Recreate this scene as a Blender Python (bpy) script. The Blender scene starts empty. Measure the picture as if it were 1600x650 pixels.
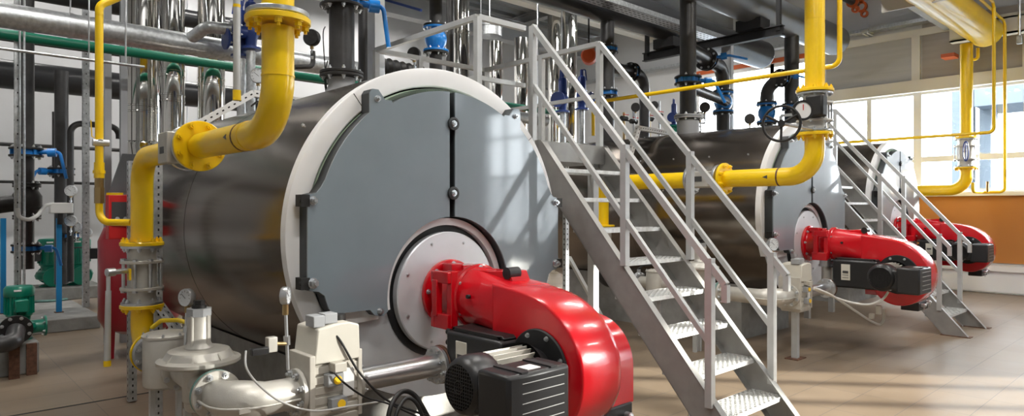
import bpy, bmesh, math, random
from mathutils import Vector, Matrix
random.seed(7)
V = Vector
PI = math.pi
SC = bpy.context.scene
COL = SC.collection
# ---------------------------------------------------------------- camera model (room: X along the boiler row, Y along the boiler axes)
F_, PSI, HZ, CZ = 1040.0, math.radians(42.7), 325.0, 1.57
S_, C_ = math.sin(PSI), math.cos(PSI)
def P(u, v, X=None, Y=None, Z=None, D=None):
    a = (u - 800) / F_
    r = V((S_ + C_ * a, C_ - S_ * a, (HZ - v) / F_))
    t = X / r.x if X is not None else Y / r.y if Y is not None else D if D is not None else (Z - CZ) / r.z
    p = r * t
    p.z += CZ
    return p
# ---------------------------------------------------------------- materials
MATS = {}
def mat(name, col, rough=0.5, metal=0.0, var=0.0, vscale=6.0, bump=0.0, bscale=40.0, coat=0.0, emit=0.0, spec=None, stretch=None, rvar=0.0):
    m = bpy.data.materials.new(name)
    m.use_nodes = True
    nt = m.node_tree
    b = nt.nodes['Principled BSDF']
    b.inputs['Base Color'].default_value = (*col, 1)
    b.inputs['Roughness'].default_value = rough
    b.inputs['Metallic'].default_value = metal
    if coat:
        b.inputs['Coat Weight'].default_value = coat
        b.inputs['Coat Roughness'].default_value = 0.06
    if spec is not None:
        b.inputs['Specular IOR Level'].default_value = spec
    if emit:
        b.inputs['Emission Color'].default_value = (*col, 1)
        b.inputs['Emission Strength'].default_value = emit
    tc = nt.nodes.new('ShaderNodeTexCoord')
    src = tc.outputs['Object']
    if stretch:
        mp = nt.nodes.new('ShaderNodeMapping')
        mp.inputs['Scale'].default_value = stretch
        nt.links.new(src, mp.inputs['Vector'])
        src = mp.outputs['Vector']
    if var or rvar:
        n = nt.nodes.new('ShaderNodeTexNoise')
        n.inputs['Scale'].default_value = vscale
        n.inputs['Detail'].default_value = 6
        nt.links.new(src, n.inputs['Vector'])
        if var:
            r = nt.nodes.new('ShaderNodeValToRGB')
            r.color_ramp.elements[0].position = 0.3
            r.color_ramp.elements[1].position = 0.7
            r.color_ramp.elements[0].color = (*[max(0, c * (1 - var)) for c in col], 1)
            r.color_ramp.elements[1].color = (*[min(1, c * (1 + var)) for c in col], 1)
            nt.links.new(n.outputs['Fac'], r.inputs['Fac'])
            nt.links.new(r.outputs['Color'], b.inputs['Base Color'])
        if rvar:
            mr = nt.nodes.new('ShaderNodeMapRange')
            mr.inputs['To Min'].default_value = max(0.02, rough - rvar)
            mr.inputs['To Max'].default_value = min(1, rough + rvar)
            nt.links.new(n.outputs['Fac'], mr.inputs['Value'])
            nt.links.new(mr.outputs['Result'], b.inputs['Roughness'])
    if bump:
        n2 = nt.nodes.new('ShaderNodeTexNoise')
        n2.inputs['Scale'].default_value = bscale
        n2.inputs['Detail'].default_value = 4
        nt.links.new(src, n2.inputs['Vector'])
        bp = nt.nodes.new('ShaderNodeBump')
        bp.inputs['Strength'].default_value = bump
        bp.inputs['Distance'].default_value = 0.01
        nt.links.new(n2.outputs['Fac'], bp.inputs['Height'])
        nt.links.new(bp.outputs['Normal'], b.inputs['Normal'])
    MATS[name] = m
    return m
M = MATS
# ---------------------------------------------------------------- mesh builder
def frame(axis):
    z = V(axis).normalized()
    x = z.orthogonal().normalized() if abs(z.z) > 0.999 or True else None
    ref = V((0, 0, 1)) if abs(z.z) < 0.9 else V((1, 0, 0))
    x = ref.cross(z).normalized()
    y = z.cross(x).normalized()
    return x, y, z
def fillet(pts, r, n=8):
    pts = [V(p) for p in pts]
    out = [pts[0]]
    for i in range(1, len(pts) - 1):
        a, b, c = pts[i - 1], pts[i], pts[i + 1]
        d1 = (a - b).normalized(); d2 = (c - b).normalized()
        ang = d1.angle(d2)
        if ang > PI - 0.02:
            out.append(b); continue
        rr = r[i - 1] if isinstance(r, (list, tuple)) else r
        L = rr / math.tan(ang / 2)
        L = min(L, (a - b).length * 0.499 if i > 1 else (a - b).length * 0.98, (c - b).length * 0.499 if i < len(pts) - 2 else (c - b).length * 0.98)
        rr = L * math.tan(ang / 2)
        ctr = b + (d1 + d2).normalized() * (rr / math.sin(ang / 2))
        p0 = b + d1 * L; p1 = b + d2 * L
        v0 = p0 - ctr; v1 = p1 - ctr
        tot = v0.angle(v1)
        ax = v0.cross(v1).normalized()
        for k in range(n + 1):
            out.append(ctr + Matrix.Rotation(tot * k / n, 3, ax) @ v0)
    out.append(pts[-1])
    return out
class MB:
    def __init__(s):
        s.v = []; s.f = []; s.m = []
    def add(s, vs, fs, mi=0):
        o = len(s.v)
        s.v += [tuple(v) for v in vs]
        s.f += [tuple(i + o for i in f) for f in fs]
        s.m += [mi] * len(fs)
        return s
    def box(s, c, size, ax=None, mi=0):
        c = V(c); hx, hy, hz = [k / 2 for k in size]
        if ax is None: ex, ey, ez = V((1, 0, 0)), V((0, 1, 0)), V((0, 0, 1))
        else: ex, ey, ez = ax
        vs = [c + ex * (hx * i) + ey * (hy * j) + ez * (hz * k) for k in (-1, 1) for j in (-1, 1) for i in (-1, 1)]
        return s.add(vs, [(0, 2, 3, 1), (4, 5, 7, 6), (0, 1, 5, 4), (2, 6, 7, 3), (0, 4, 6, 2), (1, 3, 7, 5)], mi)
    def bb(s, lo, hi, mi=0):
        lo = V(lo); hi = V(hi)
        return s.box((lo + hi) / 2, [abs(a) for a in (hi - lo)], None, mi)
    def bar(s, a, b, w, h, up=(0, 0, 1), mi=0):
        a = V(a); b = V(b); d = (b - a)
        z = d.normalized(); x = V(up).cross(z)
        if x.length < 1e-4: x = V((1, 0, 0)).cross(z)
        x.normalize(); y = z.cross(x)
        return s.box((a + b) / 2, (w, h, d.length), (x, y, z), mi)
    def cyl(s, a, b, r, n=24, r2=None, mi=0, caps=True):
        a = V(a); b = V(b); r2 = r if r2 is None else r2
        x, y, z = frame(b - a)
        vs = []
        for c, rr in ((a, r), (b, r2)):
            for k in range(n):
                t = 2 * PI * k / n
                vs.append(c + x * (rr * math.cos(t)) + y * (rr * math.sin(t)))
        fs = [(k, (k + 1) % n, n + (k + 1) % n, n + k) for k in range(n)]
        if caps: fs += [tuple(range(n - 1, -1, -1)), tuple(range(n, 2 * n))]
        return s.add(vs, fs, mi)
    def ring(s, a, b, ro, ri, n=32, mi=0):
        return s.lathe([(ri, 0), (ro, 0), (ro, 1), (ri, 1), (ri, 0)], a, V(b) - V(a), n, mi, unit=(V(b) - V(a)).length)
    def lathe(s, prof, o, axis, n=32, mi=0, unit=1.0, arc=None, a0=0.0):
        o = V(o); x, y, z = frame(axis)
        vs = []; fs = []
        m = len(prof)
        full = arc is None
        cnt = n if full else n + 1
        for k in range(cnt):
            t = a0 + (2 * PI if full else arc) * k / n
            cx = x * math.cos(t) + y * math.sin(t)
            for (r, h) in prof:
                vs.append(o + cx * r + z * (h * unit))
        for k in range(n if full else n):
            k2 = (k + 1) % cnt
            for j in range(m - 1):
                q = [k * m + j, k2 * m + j, k2 * m + j + 1, k * m + j + 1]
                if prof[j][0] == 0 and prof[j + 1][0] == 0: continue
                if prof[j][0] == 0: q = [q[0], q[2], q[3]]
                elif prof[j + 1][0] == 0: q = [q[0], q[1], q[2]]
                fs.append(tuple(q))
        return s.add(vs, fs, mi)
    def tube(s, pts, r, n=16, mi=0, caps=True):
        pts = [V(p) for p in pts]
        rs = r if isinstance(r, (list, tuple)) else [r] * len(pts)
        d = []
        for i in range(len(pts)):
            a = pts[max(i - 1, 0)]; b = pts[min(i + 1, len(pts) - 1)]
            d.append((b - a).normalized())
        x, y, z = frame(d[0])
        vs = []; fs = []
        for i, p in enumerate(pts):
            if i:
                q = d[i - 1].rotation_difference(d[i])
                x = q @ x; y = q @ y
            sc = 1.0
            if 0 < i < len(pts) - 1:
                h = (pts[i] - pts[i - 1]).normalized().angle(d[i])
                sc = 1 / max(0.5, math.cos(h))
            for k in range(n):
                t = 2 * PI * k / n
                vs.append(p + (x * math.cos(t) + y * math.sin(t)) * rs[i] * (sc if sc < 1.05 else 1))
        for i in range(len(pts) - 1):
            for k in range(n):
                fs.append((i * n + k, i * n + (k + 1) % n, (i + 1) * n + (k + 1) % n, (i + 1) * n + k))
        if caps:
            L = (len(pts) - 1) * n
            fs += [tuple(range(n - 1, -1, -1)), tuple(range(L, L + n))]
        return s.add(vs, fs, mi)
    def prism(s, poly, o, ex, ey, ez, depth, mi=0, holes=None):
        # extrude a 2-D outline (ex, ey) along ez by depth; tessellated so that concave outlines work
        o = V(o); ex = V(ex); ey = V(ey); ez = V(ez)
        from mathutils.geometry import tessellate_polygon
        loops = [[V((p[0], p[1], 0)) for p in poly]] + [[V((p[0], p[1], 0)) for p in h] for h in (holes or [])]
        tris = tessellate_polygon(loops)
        flat = [q for l in loops for q in l]
        N = len(flat)
        vs = [o + ex * q.x + ey * q.y for q in flat] + [o + ex * q.x + ey * q.y + ez * depth for q in flat]
        fs = [tuple(t) for t in tris] + [tuple(i + N for i in reversed(t)) for t in tris]
        st = 0
        for l in loops:
            L = len(l)
            for k in range(L):
                a = st + k; b = st + (k + 1) % L
                fs.append((a, b, b + N, a + N))
            st += L
        return s.add(vs, fs, mi)
    def sphere(s, c, r, n=16, m=10, mi=0, sq=(1, 1, 1)):
        prof = [(r * math.sin(PI * j / m), -r * math.cos(PI * j / m)) for j in range(m + 1)]
        prof[0] = (0, -r); prof[-1] = (0, r)
        k = len(s.v)
        s.lathe(prof, (0, 0, 0), (0, 0, 1), n, mi)
        for i in range(k, len(s.v)):
            p = s.v[i]; s.v[i] = (p[0] * sq[0] + c[0], p[1] * sq[1] + c[1], p[2] * sq[2] + c[2])
        return s
    def hexnut(s, c, axis, r, h, mi=0):
        c = V(c); a = V(axis).normalized()
        return s.cyl(c, c + a * h, r, 6, mi=mi)
    def build(s, name, m, parent=None, bevel=0.0, ang=38, local=False, sub=0):
        me = bpy.data.meshes.new(name)
        me.from_pydata(s.v, [], s.f)
        ms = m if isinstance(m, (list, tuple)) else [m]
        for q in ms: me.materials.append(M[q] if isinstance(q, str) else q)
        me.polygons.foreach_set('material_index', s.m)
        bm = bmesh.new(); bm.from_mesh(me)
        bmesh.ops.remove_doubles(bm, verts=bm.verts, dist=1e-5)
        bmesh.ops.recalc_face_normals(bm, faces=bm.faces)
        bm.to_mesh(me); bm.free()
        me.polygons.foreach_set('use_smooth', [True] * len(me.polygons))
        me.set_sharp_from_angle(angle=math.radians(ang))
        o = bpy.data.objects.new(name, me)
        COL.objects.link(o)
        place(o, parent, local)
        if bevel:
            b = o.modifiers.new('bevel', 'BEVEL'); b.width = bevel; b.segments = 2; b.limit_method = 'ANGLE'; b.angle_limit = math.radians(40)
        if sub:
            b = o.modifiers.new('sub', 'SUBSURF'); b.levels = sub; b.render_levels = sub
        return o
WORLD = {}
def place(o, parent, local=False):
    if parent is not None:
        o.parent = parent
        W = WORLD[parent.name]
        if local:
            WORLD[o.name] = W
        else:
            o.matrix_parent_inverse = W.inverted()
            WORLD[o.name] = Matrix.Identity(4)
    else:
        WORLD[o.name] = Matrix.Identity(4)
def tag(o, label, cat, group=None, kind=None):
    o['label'] = label; o['category'] = cat
    if group: o['group'] = group
    if kind: o['kind'] = kind
    return o
def struct(o):
    o['kind'] = 'structure'
    return o
def thing(name, label, cat, loc=(0, 0, 0), group=None, scale=1.0, rotz=0.0):
    o = bpy.data.objects.new(name, None)
    o.empty_display_size = 0.1
    COL.objects.link(o)
    o.location = loc; o.scale = (scale,) * 3; o.rotation_euler = (0, 0, rotz)
    WORLD[o.name] = Matrix.Translation(V(loc)) @ Matrix.Rotation(rotz, 4, 'Z') @ Matrix.Scale(scale, 4)
    return tag(o, label, cat, group)
BOLTMESH = {}
def bolt(parent, c, axis, r=0.012, h=0.014, m='zinc', name='bolt', local=False, stud=True):
    # one hex-headed bolt with its washer and stud end, sharing mesh data with all bolts of its size
    key = (round(r, 4), round(h, 4), m, stud)
    if key not in BOLTMESH:
        b = MB()
        b.cyl((0, 0, 0), (0, 0, h * 0.2), r * 1.25, 12)
        b.cyl((0, 0, h * 0.2), (0, 0, h), r, 6)
        if stud: b.cyl((0, 0, h), (0, 0, h * 1.6), r * 0.5, 8)
        me = bpy.data.meshes.new(name); me.from_pydata(b.v, [], b.f); me.materials.append(M[m])
        BOLTMESH[key] = me
    o = bpy.data.objects.new(name, BOLTMESH[key])
    COL.objects.link(o)
    x, y, z = frame(axis)
    R = Matrix((x, y, z)).transposed().to_4x4()
    o.parent = parent
    W = WORLD[parent.name]
    if local:
        o.matrix_basis = Matrix.Translation(V(c)) @ R
    else:
        o.matrix_basis = Matrix.Translation(V(c)) @ R
        o.matrix_parent_inverse = W.inverted()
    return o
def bolts(parent, c, axis, R, n, r=0.012, h=0.014, m='zinc', a0=0.0, local=False, both=0.0):
    x, y, z = frame(axis)
    c = V(c)
    for k in range(n):
        t = a0 + 2 * PI * (k + 0.5) / n
        d = x * (R * math.cos(t)) + y * (R * math.sin(t))
        bolt(parent, c + d, z, r, h, m, local=local)
        if both: bolt(parent, c + d - z * both, -z, r, h, m, local=local)
def flange(parent, c, axis, ro, th, m, nb=8, br=0.012, bm='zinc', ri=0.0, name='flange', side=1, local=False, a0=0.0, back=False, bolt_r=None):
    # plate with bolt heads on its +axis side (side = 1) or other side
    x, y, z = frame(axis); c = V(c)
    b = MB()
    if ri: b.ring(c - z * th / 2, c + z * th / 2, ro, ri, 40)
    else:
        e = th * 0.12
        b.lathe([(0, -th / 2), (ro - e, -th / 2), (ro, -th / 2 + e), (ro, th / 2 - e), (ro - e, th / 2), (0, th / 2)], c, z, 40)
    o = b.build(name, m, parent, local=local)
    R = bolt_r or ro * 0.83
    if nb:
        if side in (1, 2): bolts(o, c + z * th / 2, z, R, nb, br, br * 1.3, bm, a0, local)
        if side in (-1, 2): bolts(o, c - z * th / 2, -z, R, nb, br, br * 1.3, bm, -a0, local)
    return o
def pipe(name, m, parent, pts, r, bend=None, n=20, local=False):
    b = MB()
    b.tube(fillet(pts, bend if bend is not None else r * 3, 10) if len(pts) > 2 else pts, r, n)
    return b.build(name, m, parent, local=local, ang=50)
mat('shell', (.255, .222, .193), .2, .95, var=.07, vscale=2.0, stretch=(1, .15, 1), rvar=.06)
mat('white_steel', (.83, .83, .83), .35, .0, var=.03, vscale=3)
mat('plate_grey', (.56, .58, .60), .38, .2, var=.06, vscale=3)
mat('door_grey', (.205, .25, .28), .4, .0, var=.05, vscale=4, coat=1.0)
mat('door_edge', (.03, .035, .038), .5)
mat('disc_steel', (.72, .74, .77), .42, .35, var=.05, vscale=5)
mat('rope', (.5, .62, .5), .9, bump=.6, bscale=120)
mat('dark_gap', (.02, .02, .02), .8)
mat('red', (.62, .003, .011), .24, 0, coat=.45, bump=.04, bscale=160)
mat('red_tank', (.33, .008, .02), .32, 0, coat=.3)
mat('red_frame', (.6, .02, .02), .4)
mat('black_plastic', (.016, .016, .017), .36, bump=.06, bscale=300)
mat('black_matte', (.012, .012, .013), .55)
mat('black_pipe', (.035, .034, .034), .34, 0, var=.25, vscale=9, bump=.12, bscale=60)
mat('black_insul', (.03, .031, .033), .3, 0, var=.2, vscale=3, bump=.05, bscale=20)
mat('grey_insul', (.10, .105, .11), .35, 0, var=.12, vscale=2)
mat('black_iron', (.022, .021, .02), .45, .3, var=.3, vscale=20)
mat('yellow', (.93, .61, .002), .32, 0, var=.04, vscale=5, coat=.35, bump=.03, bscale=50)
mat('yellow_valve', (.85, .60, .02), .4)
mat('zinc', (.62, .64, .66), .3, .9, var=.1, vscale=30)
mat('galv', (.52, .54, .55), .36, .8, var=.22, vscale=28, rvar=.08)
mat('galv_lit', (.74, .76, .78), .3, .6, var=.06, vscale=6)  # paler copy of galv: the square duct's lit look put into its colour
mat('strut_white', (.78, .78, .77), .45, .1)
mat('chrome', (.78, .76, .72), .055, 1.0, rvar=.02, vscale=2)
mat('stair_grey', (.335, .33, .315), .42, .35, var=.08, vscale=10)
mat('rail_grey', (.50, .51, .505), .4, .3, var=.06, vscale=10)
mat('tread_zinc', (.72, .73, .72), .4, .35, var=.15, vscale=30)
mat('cast_alu', (.56, .54, .49), .42, .4, var=.06, vscale=14, bump=.08, bscale=220)
mat('cream', (.60, .575, .50), .42, 0, var=.03, vscale=8)
mat('cream_dark', (.52, .49, .43), .5, .1, var=.06, vscale=18)
mat('steel', (.62, .63, .64), .3, .9, var=.08, vscale=8)
mat('rust', (.13, .06, .035), .65, .2, var=.4, vscale=30)
mat('green_gasket', (.16, .30, .27), .45, .3, var=.2, vscale=30)
mat('blue_valve', (.006, .2, .62), .3, 0, coat=.3)
mat('blue_dark', (.015, .045, .22), .35, 0, coat=.2)
mat('blue_post', (.01, .22, .50), .45)
mat('green', (.0, .19, .12), .32, 0, coat=.3)
mat('green_pipe', (.0, .16, .09), .4)
mat('brass', (.42, .30, .14), .35, .9)
mat('lens', (.62, .64, .65), .4, 0)
mat('amber', (1.0, .62, .02), .35)
mat('label_white', (.78, .78, .76), .5)
mat('label_dark', (.06, .06, .06), .5)
mat('cable_black', (.01, .01, .01), .5)
mat('cable_grey', (.55, .55, .53), .5)
mat('cable_white', (.75, .74, .70), .5)
mat('concrete', (.27, .265, .25), .85, 0, var=.2, vscale=6, bump=.25, bscale=30)
mat('wall_white', (.58, .585, .59), .75, 0, var=.03, vscale=1.5, bump=.05, bscale=30)
mat('panel_grey', (.43, .43, .42), .6, 0, var=.05, vscale=4, bump=.08, bscale=8, stretch=(1, .2, 3))
mat('panel_brown', (.34, .31, .285), .6, 0, var=.08, vscale=4, bump=.1, bscale=8, stretch=(1, .2, 3))
mat('panel_orange', (.50, .205, .045), .5, 0, var=.06, vscale=.9)
mat('frame_white', (.82, .83, .84), .45)
mat('beam_grey', (.33, .34, .35), .5, 0, var=.05, vscale=3)
mat('beam_cream', (.66, .64, .58), .5)
mat('ceiling', (.27, .285, .285), .7, 0, var=.06, vscale=2)
mat('truss_dark', (.05, .05, .052), .6)
mat('orange', (.75, .10, .015), .45)
mat('clamp_orange', (.48, .09, .015), .5)
mat('fill_tube', (1, .98, .94), .4, emit=1.4)
mat('outside', (.085, .105, .125), .9, 0, var=.05, vscale=.8)
def floor_mat():
    m = bpy.data.materials.new('floor_tile'); m.use_nodes = True
    nt = m.node_tree; b = nt.nodes['Principled BSDF']
    tc = nt.nodes.new('ShaderNodeTexCoord')
    mp = nt.nodes.new('ShaderNodeMapping')
    mp.inputs['Location'].default_value = (.03, .19, 0)
    nt.links.new(tc.outputs['Object'], mp.inputs['Vector'])
    br = nt.nodes.new('ShaderNodeTexBrick')
    br.offset = 0.0; br.squash = 1.0
    br.inputs['Scale'].default_value = 1.0
    br.inputs['Brick Width'].default_value = .60
    br.inputs['Row Height'].default_value = .385
    br.inputs['Mortar Size'].default_value = .0035
    br.inputs['Mortar Smooth'].default_value = .3
    br.inputs['Bias'].default_value = 0
    br.inputs['Color1'].default_value = (.198, .149, .102, 1)
    br.inputs['Color2'].default_value = (.22, .166, .115, 1)
    br.inputs['Mortar'].default_value = (.12, .10, .085, 1)
    nt.links.new(mp.outputs['Vector'], br.inputs['Vector'])
    n = nt.nodes.new('ShaderNodeTexNoise'); n.inputs['Scale'].default_value = 1.6; n.inputs['Detail'].default_value = 8
    nt.links.new(tc.outputs['Object'], n.inputs['Vector'])
    r = nt.nodes.new('ShaderNodeMapRange'); r.inputs['To Min'].default_value = .78; r.inputs['To Max'].default_value = 1.2
    nt.links.new(n.outputs['Fac'], r.inputs['Value'])
    mx = nt.nodes.new('ShaderNodeMix'); mx.data_type = 'RGBA'; mx.blend_type = 'MULTIPLY'; mx.inputs['Factor'].default_value = 1
    nt.links.new(br.outputs['Color'], mx.inputs['A']); nt.links.new(r.outputs['Result'], mx.inputs['B'])
    nt.links.new(mx.outputs['Result'], b.inputs['Base Color'])
    r2 = nt.nodes.new('ShaderNodeMapRange'); r2.inputs['To Min'].default_value = .28; r2.inputs['To Max'].default_value = .55
    nt.links.new(n.outputs['Fac'], r2.inputs['Value']); nt.links.new(r2.outputs['Result'], b.inputs['Roughness'])
    bp = nt.nodes.new('ShaderNodeBump'); bp.inputs['Strength'].default_value = .35; bp.inputs['Distance'].default_value = .004; bp.invert = True
    nt.links.new(br.outputs['Fac'], bp.inputs['Height']); nt.links.new(bp.outputs['Normal'], b.inputs['Normal'])
    MATS['floor_tile'] = m
floor_mat()
def glass_mat(name, tint):
    m = bpy.data.materials.new(name); m.use_nodes = True
    nt = m.node_tree
    for n in list(nt.nodes): nt.nodes.remove(n)
    o = nt.nodes.new('ShaderNodeOutputMaterial'); t = nt.nodes.new('ShaderNodeBsdfTransparent'); g = nt.nodes.new('ShaderNodeBsdfGlossy')
    t.inputs['Color'].default_value = (*tint, 1); g.inputs['Roughness'].default_value = .02
    mx = nt.nodes.new('ShaderNodeMixShader'); mx.inputs['Fac'].default_value = .06
    nt.links.new(t.outputs[0], mx.inputs[1]); nt.links.new(g.outputs[0], mx.inputs[2]); nt.links.new(mx.outputs[0], o.inputs[0])
    MATS[name] = m
glass_mat('pane_glass', (.95, .97, .98))
glass_mat('sun_dimming_glass', (.42, .43, .44))  # tint chosen to weaken the sun through the added opening
def grille_mat():
    pass
def deck_mat():
    # corrugated steel roof deck: ribs along X
    m = M['ceiling']
deck_mat()
XW, YB, ZC, YF, XL = 15.1, 14.5, 6.6, -17.0, -5.0
struct(MB().bb((XL, YF, -.12), (XW + .3, YB + .3, 0)).build('floor', 'floor_tile'))
# roof deck: trapezoid corrugation running along X
def roof():
    b = MB(); pts = []; y = YF
    while y < YB:
        pts += [(y, 0), (y + .14, 0), (y + .18, .09), (y + .32, .09)]; y += .36
    vs = []; fs = []
    for (yy, zz) in pts: vs += [(XL, yy, ZC + zz), (XW + .3, yy, ZC + zz)]
    for k in range(len(pts) - 1): fs.append((2 * k, 2 * k + 1, 2 * k + 3, 2 * k + 2))
    b.add(vs, fs)
    b.bb((XL, YF, ZC + .12), (XW + .3, YB + .3, ZC + .24))
    return struct(b.build('ceiling', 'ceiling', ang=20))
roof()
struct(MB().bb((XL, YB, 0), (XW + .3, YB + .3, ZC)).build('wall_back', 'wall_white'))
struct(MB().bb((XL - .2, YF, 0), (XL, YB + .3, ZC)).build('wall_left', 'wall_white'))
struct(MB().bb((XL, YF - .2, 0), (XW + .3, YF, ZC)).build('wall_front', 'wall_white'))
# right wall: masonry base, orange dado, window band, clad panels above
YW1 = 9.35
w = MB()
YT = .7
w.bb((XW, YT, 0), (XW + .3, YW1, 1.86), 0)
w.bb((XW, YT, 3.92), (XW + .3, 6.2, ZC), 0)
w.bb((XW, 6.2, 4.96), (XW + .3, YW1, ZC), 0)
w.bb((XW, -6.22, 0), (XW + .3, YT, ZC), 0)
w.bb((XW, -7.25, 0), (XW + .3, -6.38, ZC), 0)
w.bb((XW, -12.30, 0), (XW + .3, -10.95, ZC), 0)
w.bb((XW, YF, 0), (XW + .3, -13.40, ZC), 0)
w.bb((XW, -13.40, 0), (XW + .3, -12.30, 4.9), 0)
w.bb((XW, -13.40, 6.3), (XW + .3, -12.30, ZC), 0)
w.bb((XW, -10.95, 0), (XW + .3, -6.22, .25), 0)
w.bb((XW, -10.95, 5.3), (XW + .3, -6.22, ZC), 0)
w.bb((XW, YW1, 0), (XW + .3, YB, ZC), 0)
struct(w.build('wall_right', ['wall_white']))
posts = [4.323 + 1.80 * k for k in range(-2, 1)]
p = MB()
for i, y in enumerate(posts):
    if y < .5: continue
    p.bb((XW - .03, y + .03, 4.135), (XW - .005, y + 1.77, 5.02))
pn = struct(p.build('trim_1', 'panel_grey'))
p = MB(); p.bb((XW - .035, 4.323 - 1.77, 4.135), (XW - .006, 4.323 - .10, 5.30)); p.bb((XW - .035, 4.323 - 3.52, 4.135), (XW - .006, 4.323 - 1.86, 5.30)); struct(p.build('trim_2', 'panel_brown'))
p = MB(); p.bb((XW - .03, YT, .545), (XW - .004, YW1, 1.80)); struct(p.build('trim_3', 'panel_orange'))
p = MB()
p.bb((XW - .10, YT, 3.90), (XW, 6.2, 4.135)); p.bb((XW - .06, YT, 5.02), (XW, 6.2, 5.16))
for y in posts:
  if y > .5: p.bb((XW - .09, y - .075, 4.135), (XW, y + .075, 5.02))
struct(p.build('trim_4', 'beam_cream'))
p = MB(); p.bb((XW - .16, YT, 1.80), (XW, YW1, 1.87)); struct(p.build('trim_5', 'frame_white'))
p = MB(); p.bb((XW - .14, YF, 0), (XW, YW1, .40)); p.bb((XW - .20, YF, .40), (XW, YW1, .50)); struct(p.build('baseboard_right', 'frame_white'))
p = MB(); p.bb((XW - .34, YF, .004), (XW - .20, YW1, .02)); struct(p.build('trim_6', 'galv'))
for i in range(len(posts)):
    y0 = posts[i]; y1 = y0 + 1.8
    f = MB(); z0, z1 = 1.87, 3.90; x0, x1 = XW + .02, XW + .12
    f.bb((x0, y0 - .075, z0), (x1, y0 + .075, z1))
    if i == len(posts) - 1: f.bb((x0, y1 - .075, z0), (x1, y1 + .075, z1))
    f.bb((x0 + .012, y0 + .07, 2.49), (x1 - .012, y1 - .07, 2.60)); f.bb((x0 + .012, y0 + .07, z0), (x1 - .012, y1 - .07, z0 + .05)); f.bb((x0 + .012, y0 + .07, z1 - .05), (x1 - .012, y1 - .07, z1))
    if i in (2,): f.bb((x0 + .006, y0 + .865, 2.595), (x1 - .006, y0 + .955, z1 - .04))
    fo = struct(f.build('window_%d' % (i + 1), 'frame_white'))
    g = MB(); g.bb((XW + .066, y0 + .07, z0 + .04), (XW + .074, y1 - .07, z1 - .04)); g.build('window_pane', 'pane_glass', fo)
# tall glazing nearer than the frame, where the low sun comes in
for i, (ya, yb) in enumerate(((-10.95, -9.95), (-9.95, -8.95), (-8.95, -8.0), (-8.0, -7.25), (-6.38, -6.22))):
    f = MB(); z0, z1 = .25, 5.3; x0, x1 = XW + .02, XW + .12
    f.bb((x0, ya, z0), (x1, ya + .06, z1)); f.bb((x0, yb - .06, z0), (x1, yb, z1))
    for zz in (z0, 2.6, 3.9, z1 - .06): f.bb((x0, ya, zz), (x1, yb, zz + .07))
    if yb - ya > .5:
        for q in (.3, .55, .78): f.bb((x0, ya + q * (yb - ya), z0), (x1, ya + q * (yb - ya) + .05, 2.6))
    fo = struct(f.build('window_%d' % (i + 5), 'frame_white'))
    g = MB(); g.bb((XW + .066, ya + .02, z0 + .02), (XW + .074, yb - .02, z1 - .02)); g.build('window_pane', 'pane_glass', fo)
for i, (ya, yb) in enumerate(((6.2, 7.36), (7.36, 9.35))):
    f = MB(); x0, x1 = XW + .02, XW + .12
    f.bb((x0, ya - .04, 1.87), (x1, ya + .05, 4.96)); f.bb((x0, yb - .05, 1.87), (x1, yb + .04, 4.96))
    for zz in (1.87, 2.52, 4.88): f.bb((x0 + .012, ya + .05, zz), (x1 - .012, yb - .05, zz + .08))
    fo = struct(f.build('window_%d' % (i + 20), 'frame_white'))
    g = MB(); g.bb((XW + .066, ya + .04, 1.9), (XW + .074, yb - .04, 4.93)); g.build('window_pane', 'pane_glass', fo)
f = MB(); f.bb((XW + .02, -13.4, 4.9), (XW + .12, -13.34, 6.3)); f.bb((XW + .02, -12.36, 4.9), (XW + .12, -12.30, 6.3)); f.bb((XW + .03, -13.34, 4.9), (XW + .11, -12.36, 4.96)); f.bb((XW + .03, -13.34, 6.24), (XW + .11, -12.36, 6.3))  # unseen opening added so the sun reaches the near gas train
fo = struct(f.build('window_30', 'frame_white')); g = MB(); g.bb((XW + .066, -13.35, 4.95), (XW + .074, -12.35, 6.25)); g.build('window_pane', 'sun_dimming_glass', fo)
q = MB(); q.bb((XW - .03, 6.2, 4.97), (XW - .004, YW1, 5.07)); struct(q.build('trim_71', 'clamp_orange'))
xq = P(1031, 150, Y=14.4).x
q = MB(); q.bb((xq - .22, 14.3, 0), (xq + .22, 14.5, 5.2)); struct(q.build('trim_72', 'beam_cream'))
# raised concrete plinth under the pumps at the back left, and the small floor drain joint
b = MB(); b.bb((XL, 10.05, 0), (1.95, YB, .17)); struct(b.build('trim_7', 'concrete', bevel=.015))
b = MB(); b.bb((XL, 6.24, .0), (1.75, 6.265, .0025)); struct(b.build('trim_73', 'dark_gap'))
# roof steel
def ibeam(a, b_, w, h, t, m, name):
    a = V(a); b_ = V(b_); q = MB()
    up = V((0, 0, 1))
    q.bar(a, b_, t, h); q.bar(a + up * (h / 2 - t / 2), b_ + up * (h / 2 - t / 2), w, t); q.bar(a - up * (h / 2 - t / 2), b_ - up * (h / 2 - t / 2), w, t)
    return struct(q.build(name, m))
q = P(1484, 80, X=14.6)
k = 8
for yy in (q.y + .02,):
    ibeam((XL, yy, 5.33), (XW - .1, yy, 5.33), .34, .60, .035, 'beam_grey', 'trim_8')
for yy in (8.3, 12.6, -4.2, -10.5):
    k += 1
    ibeam((XL, yy, 6.1), (XW - .1, yy, 6.1), .3, .55, .03, 'beam_grey', 'trim_%d' % k)
for xx in (-2, 1.5, 5.0, 8.5, 12.0):
    k += 1
    ibeam((xx, YF, 6.47), (xx, YB, 6.47), .2, .22, .02, 'beam_grey', 'trim_%d' % k)
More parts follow.
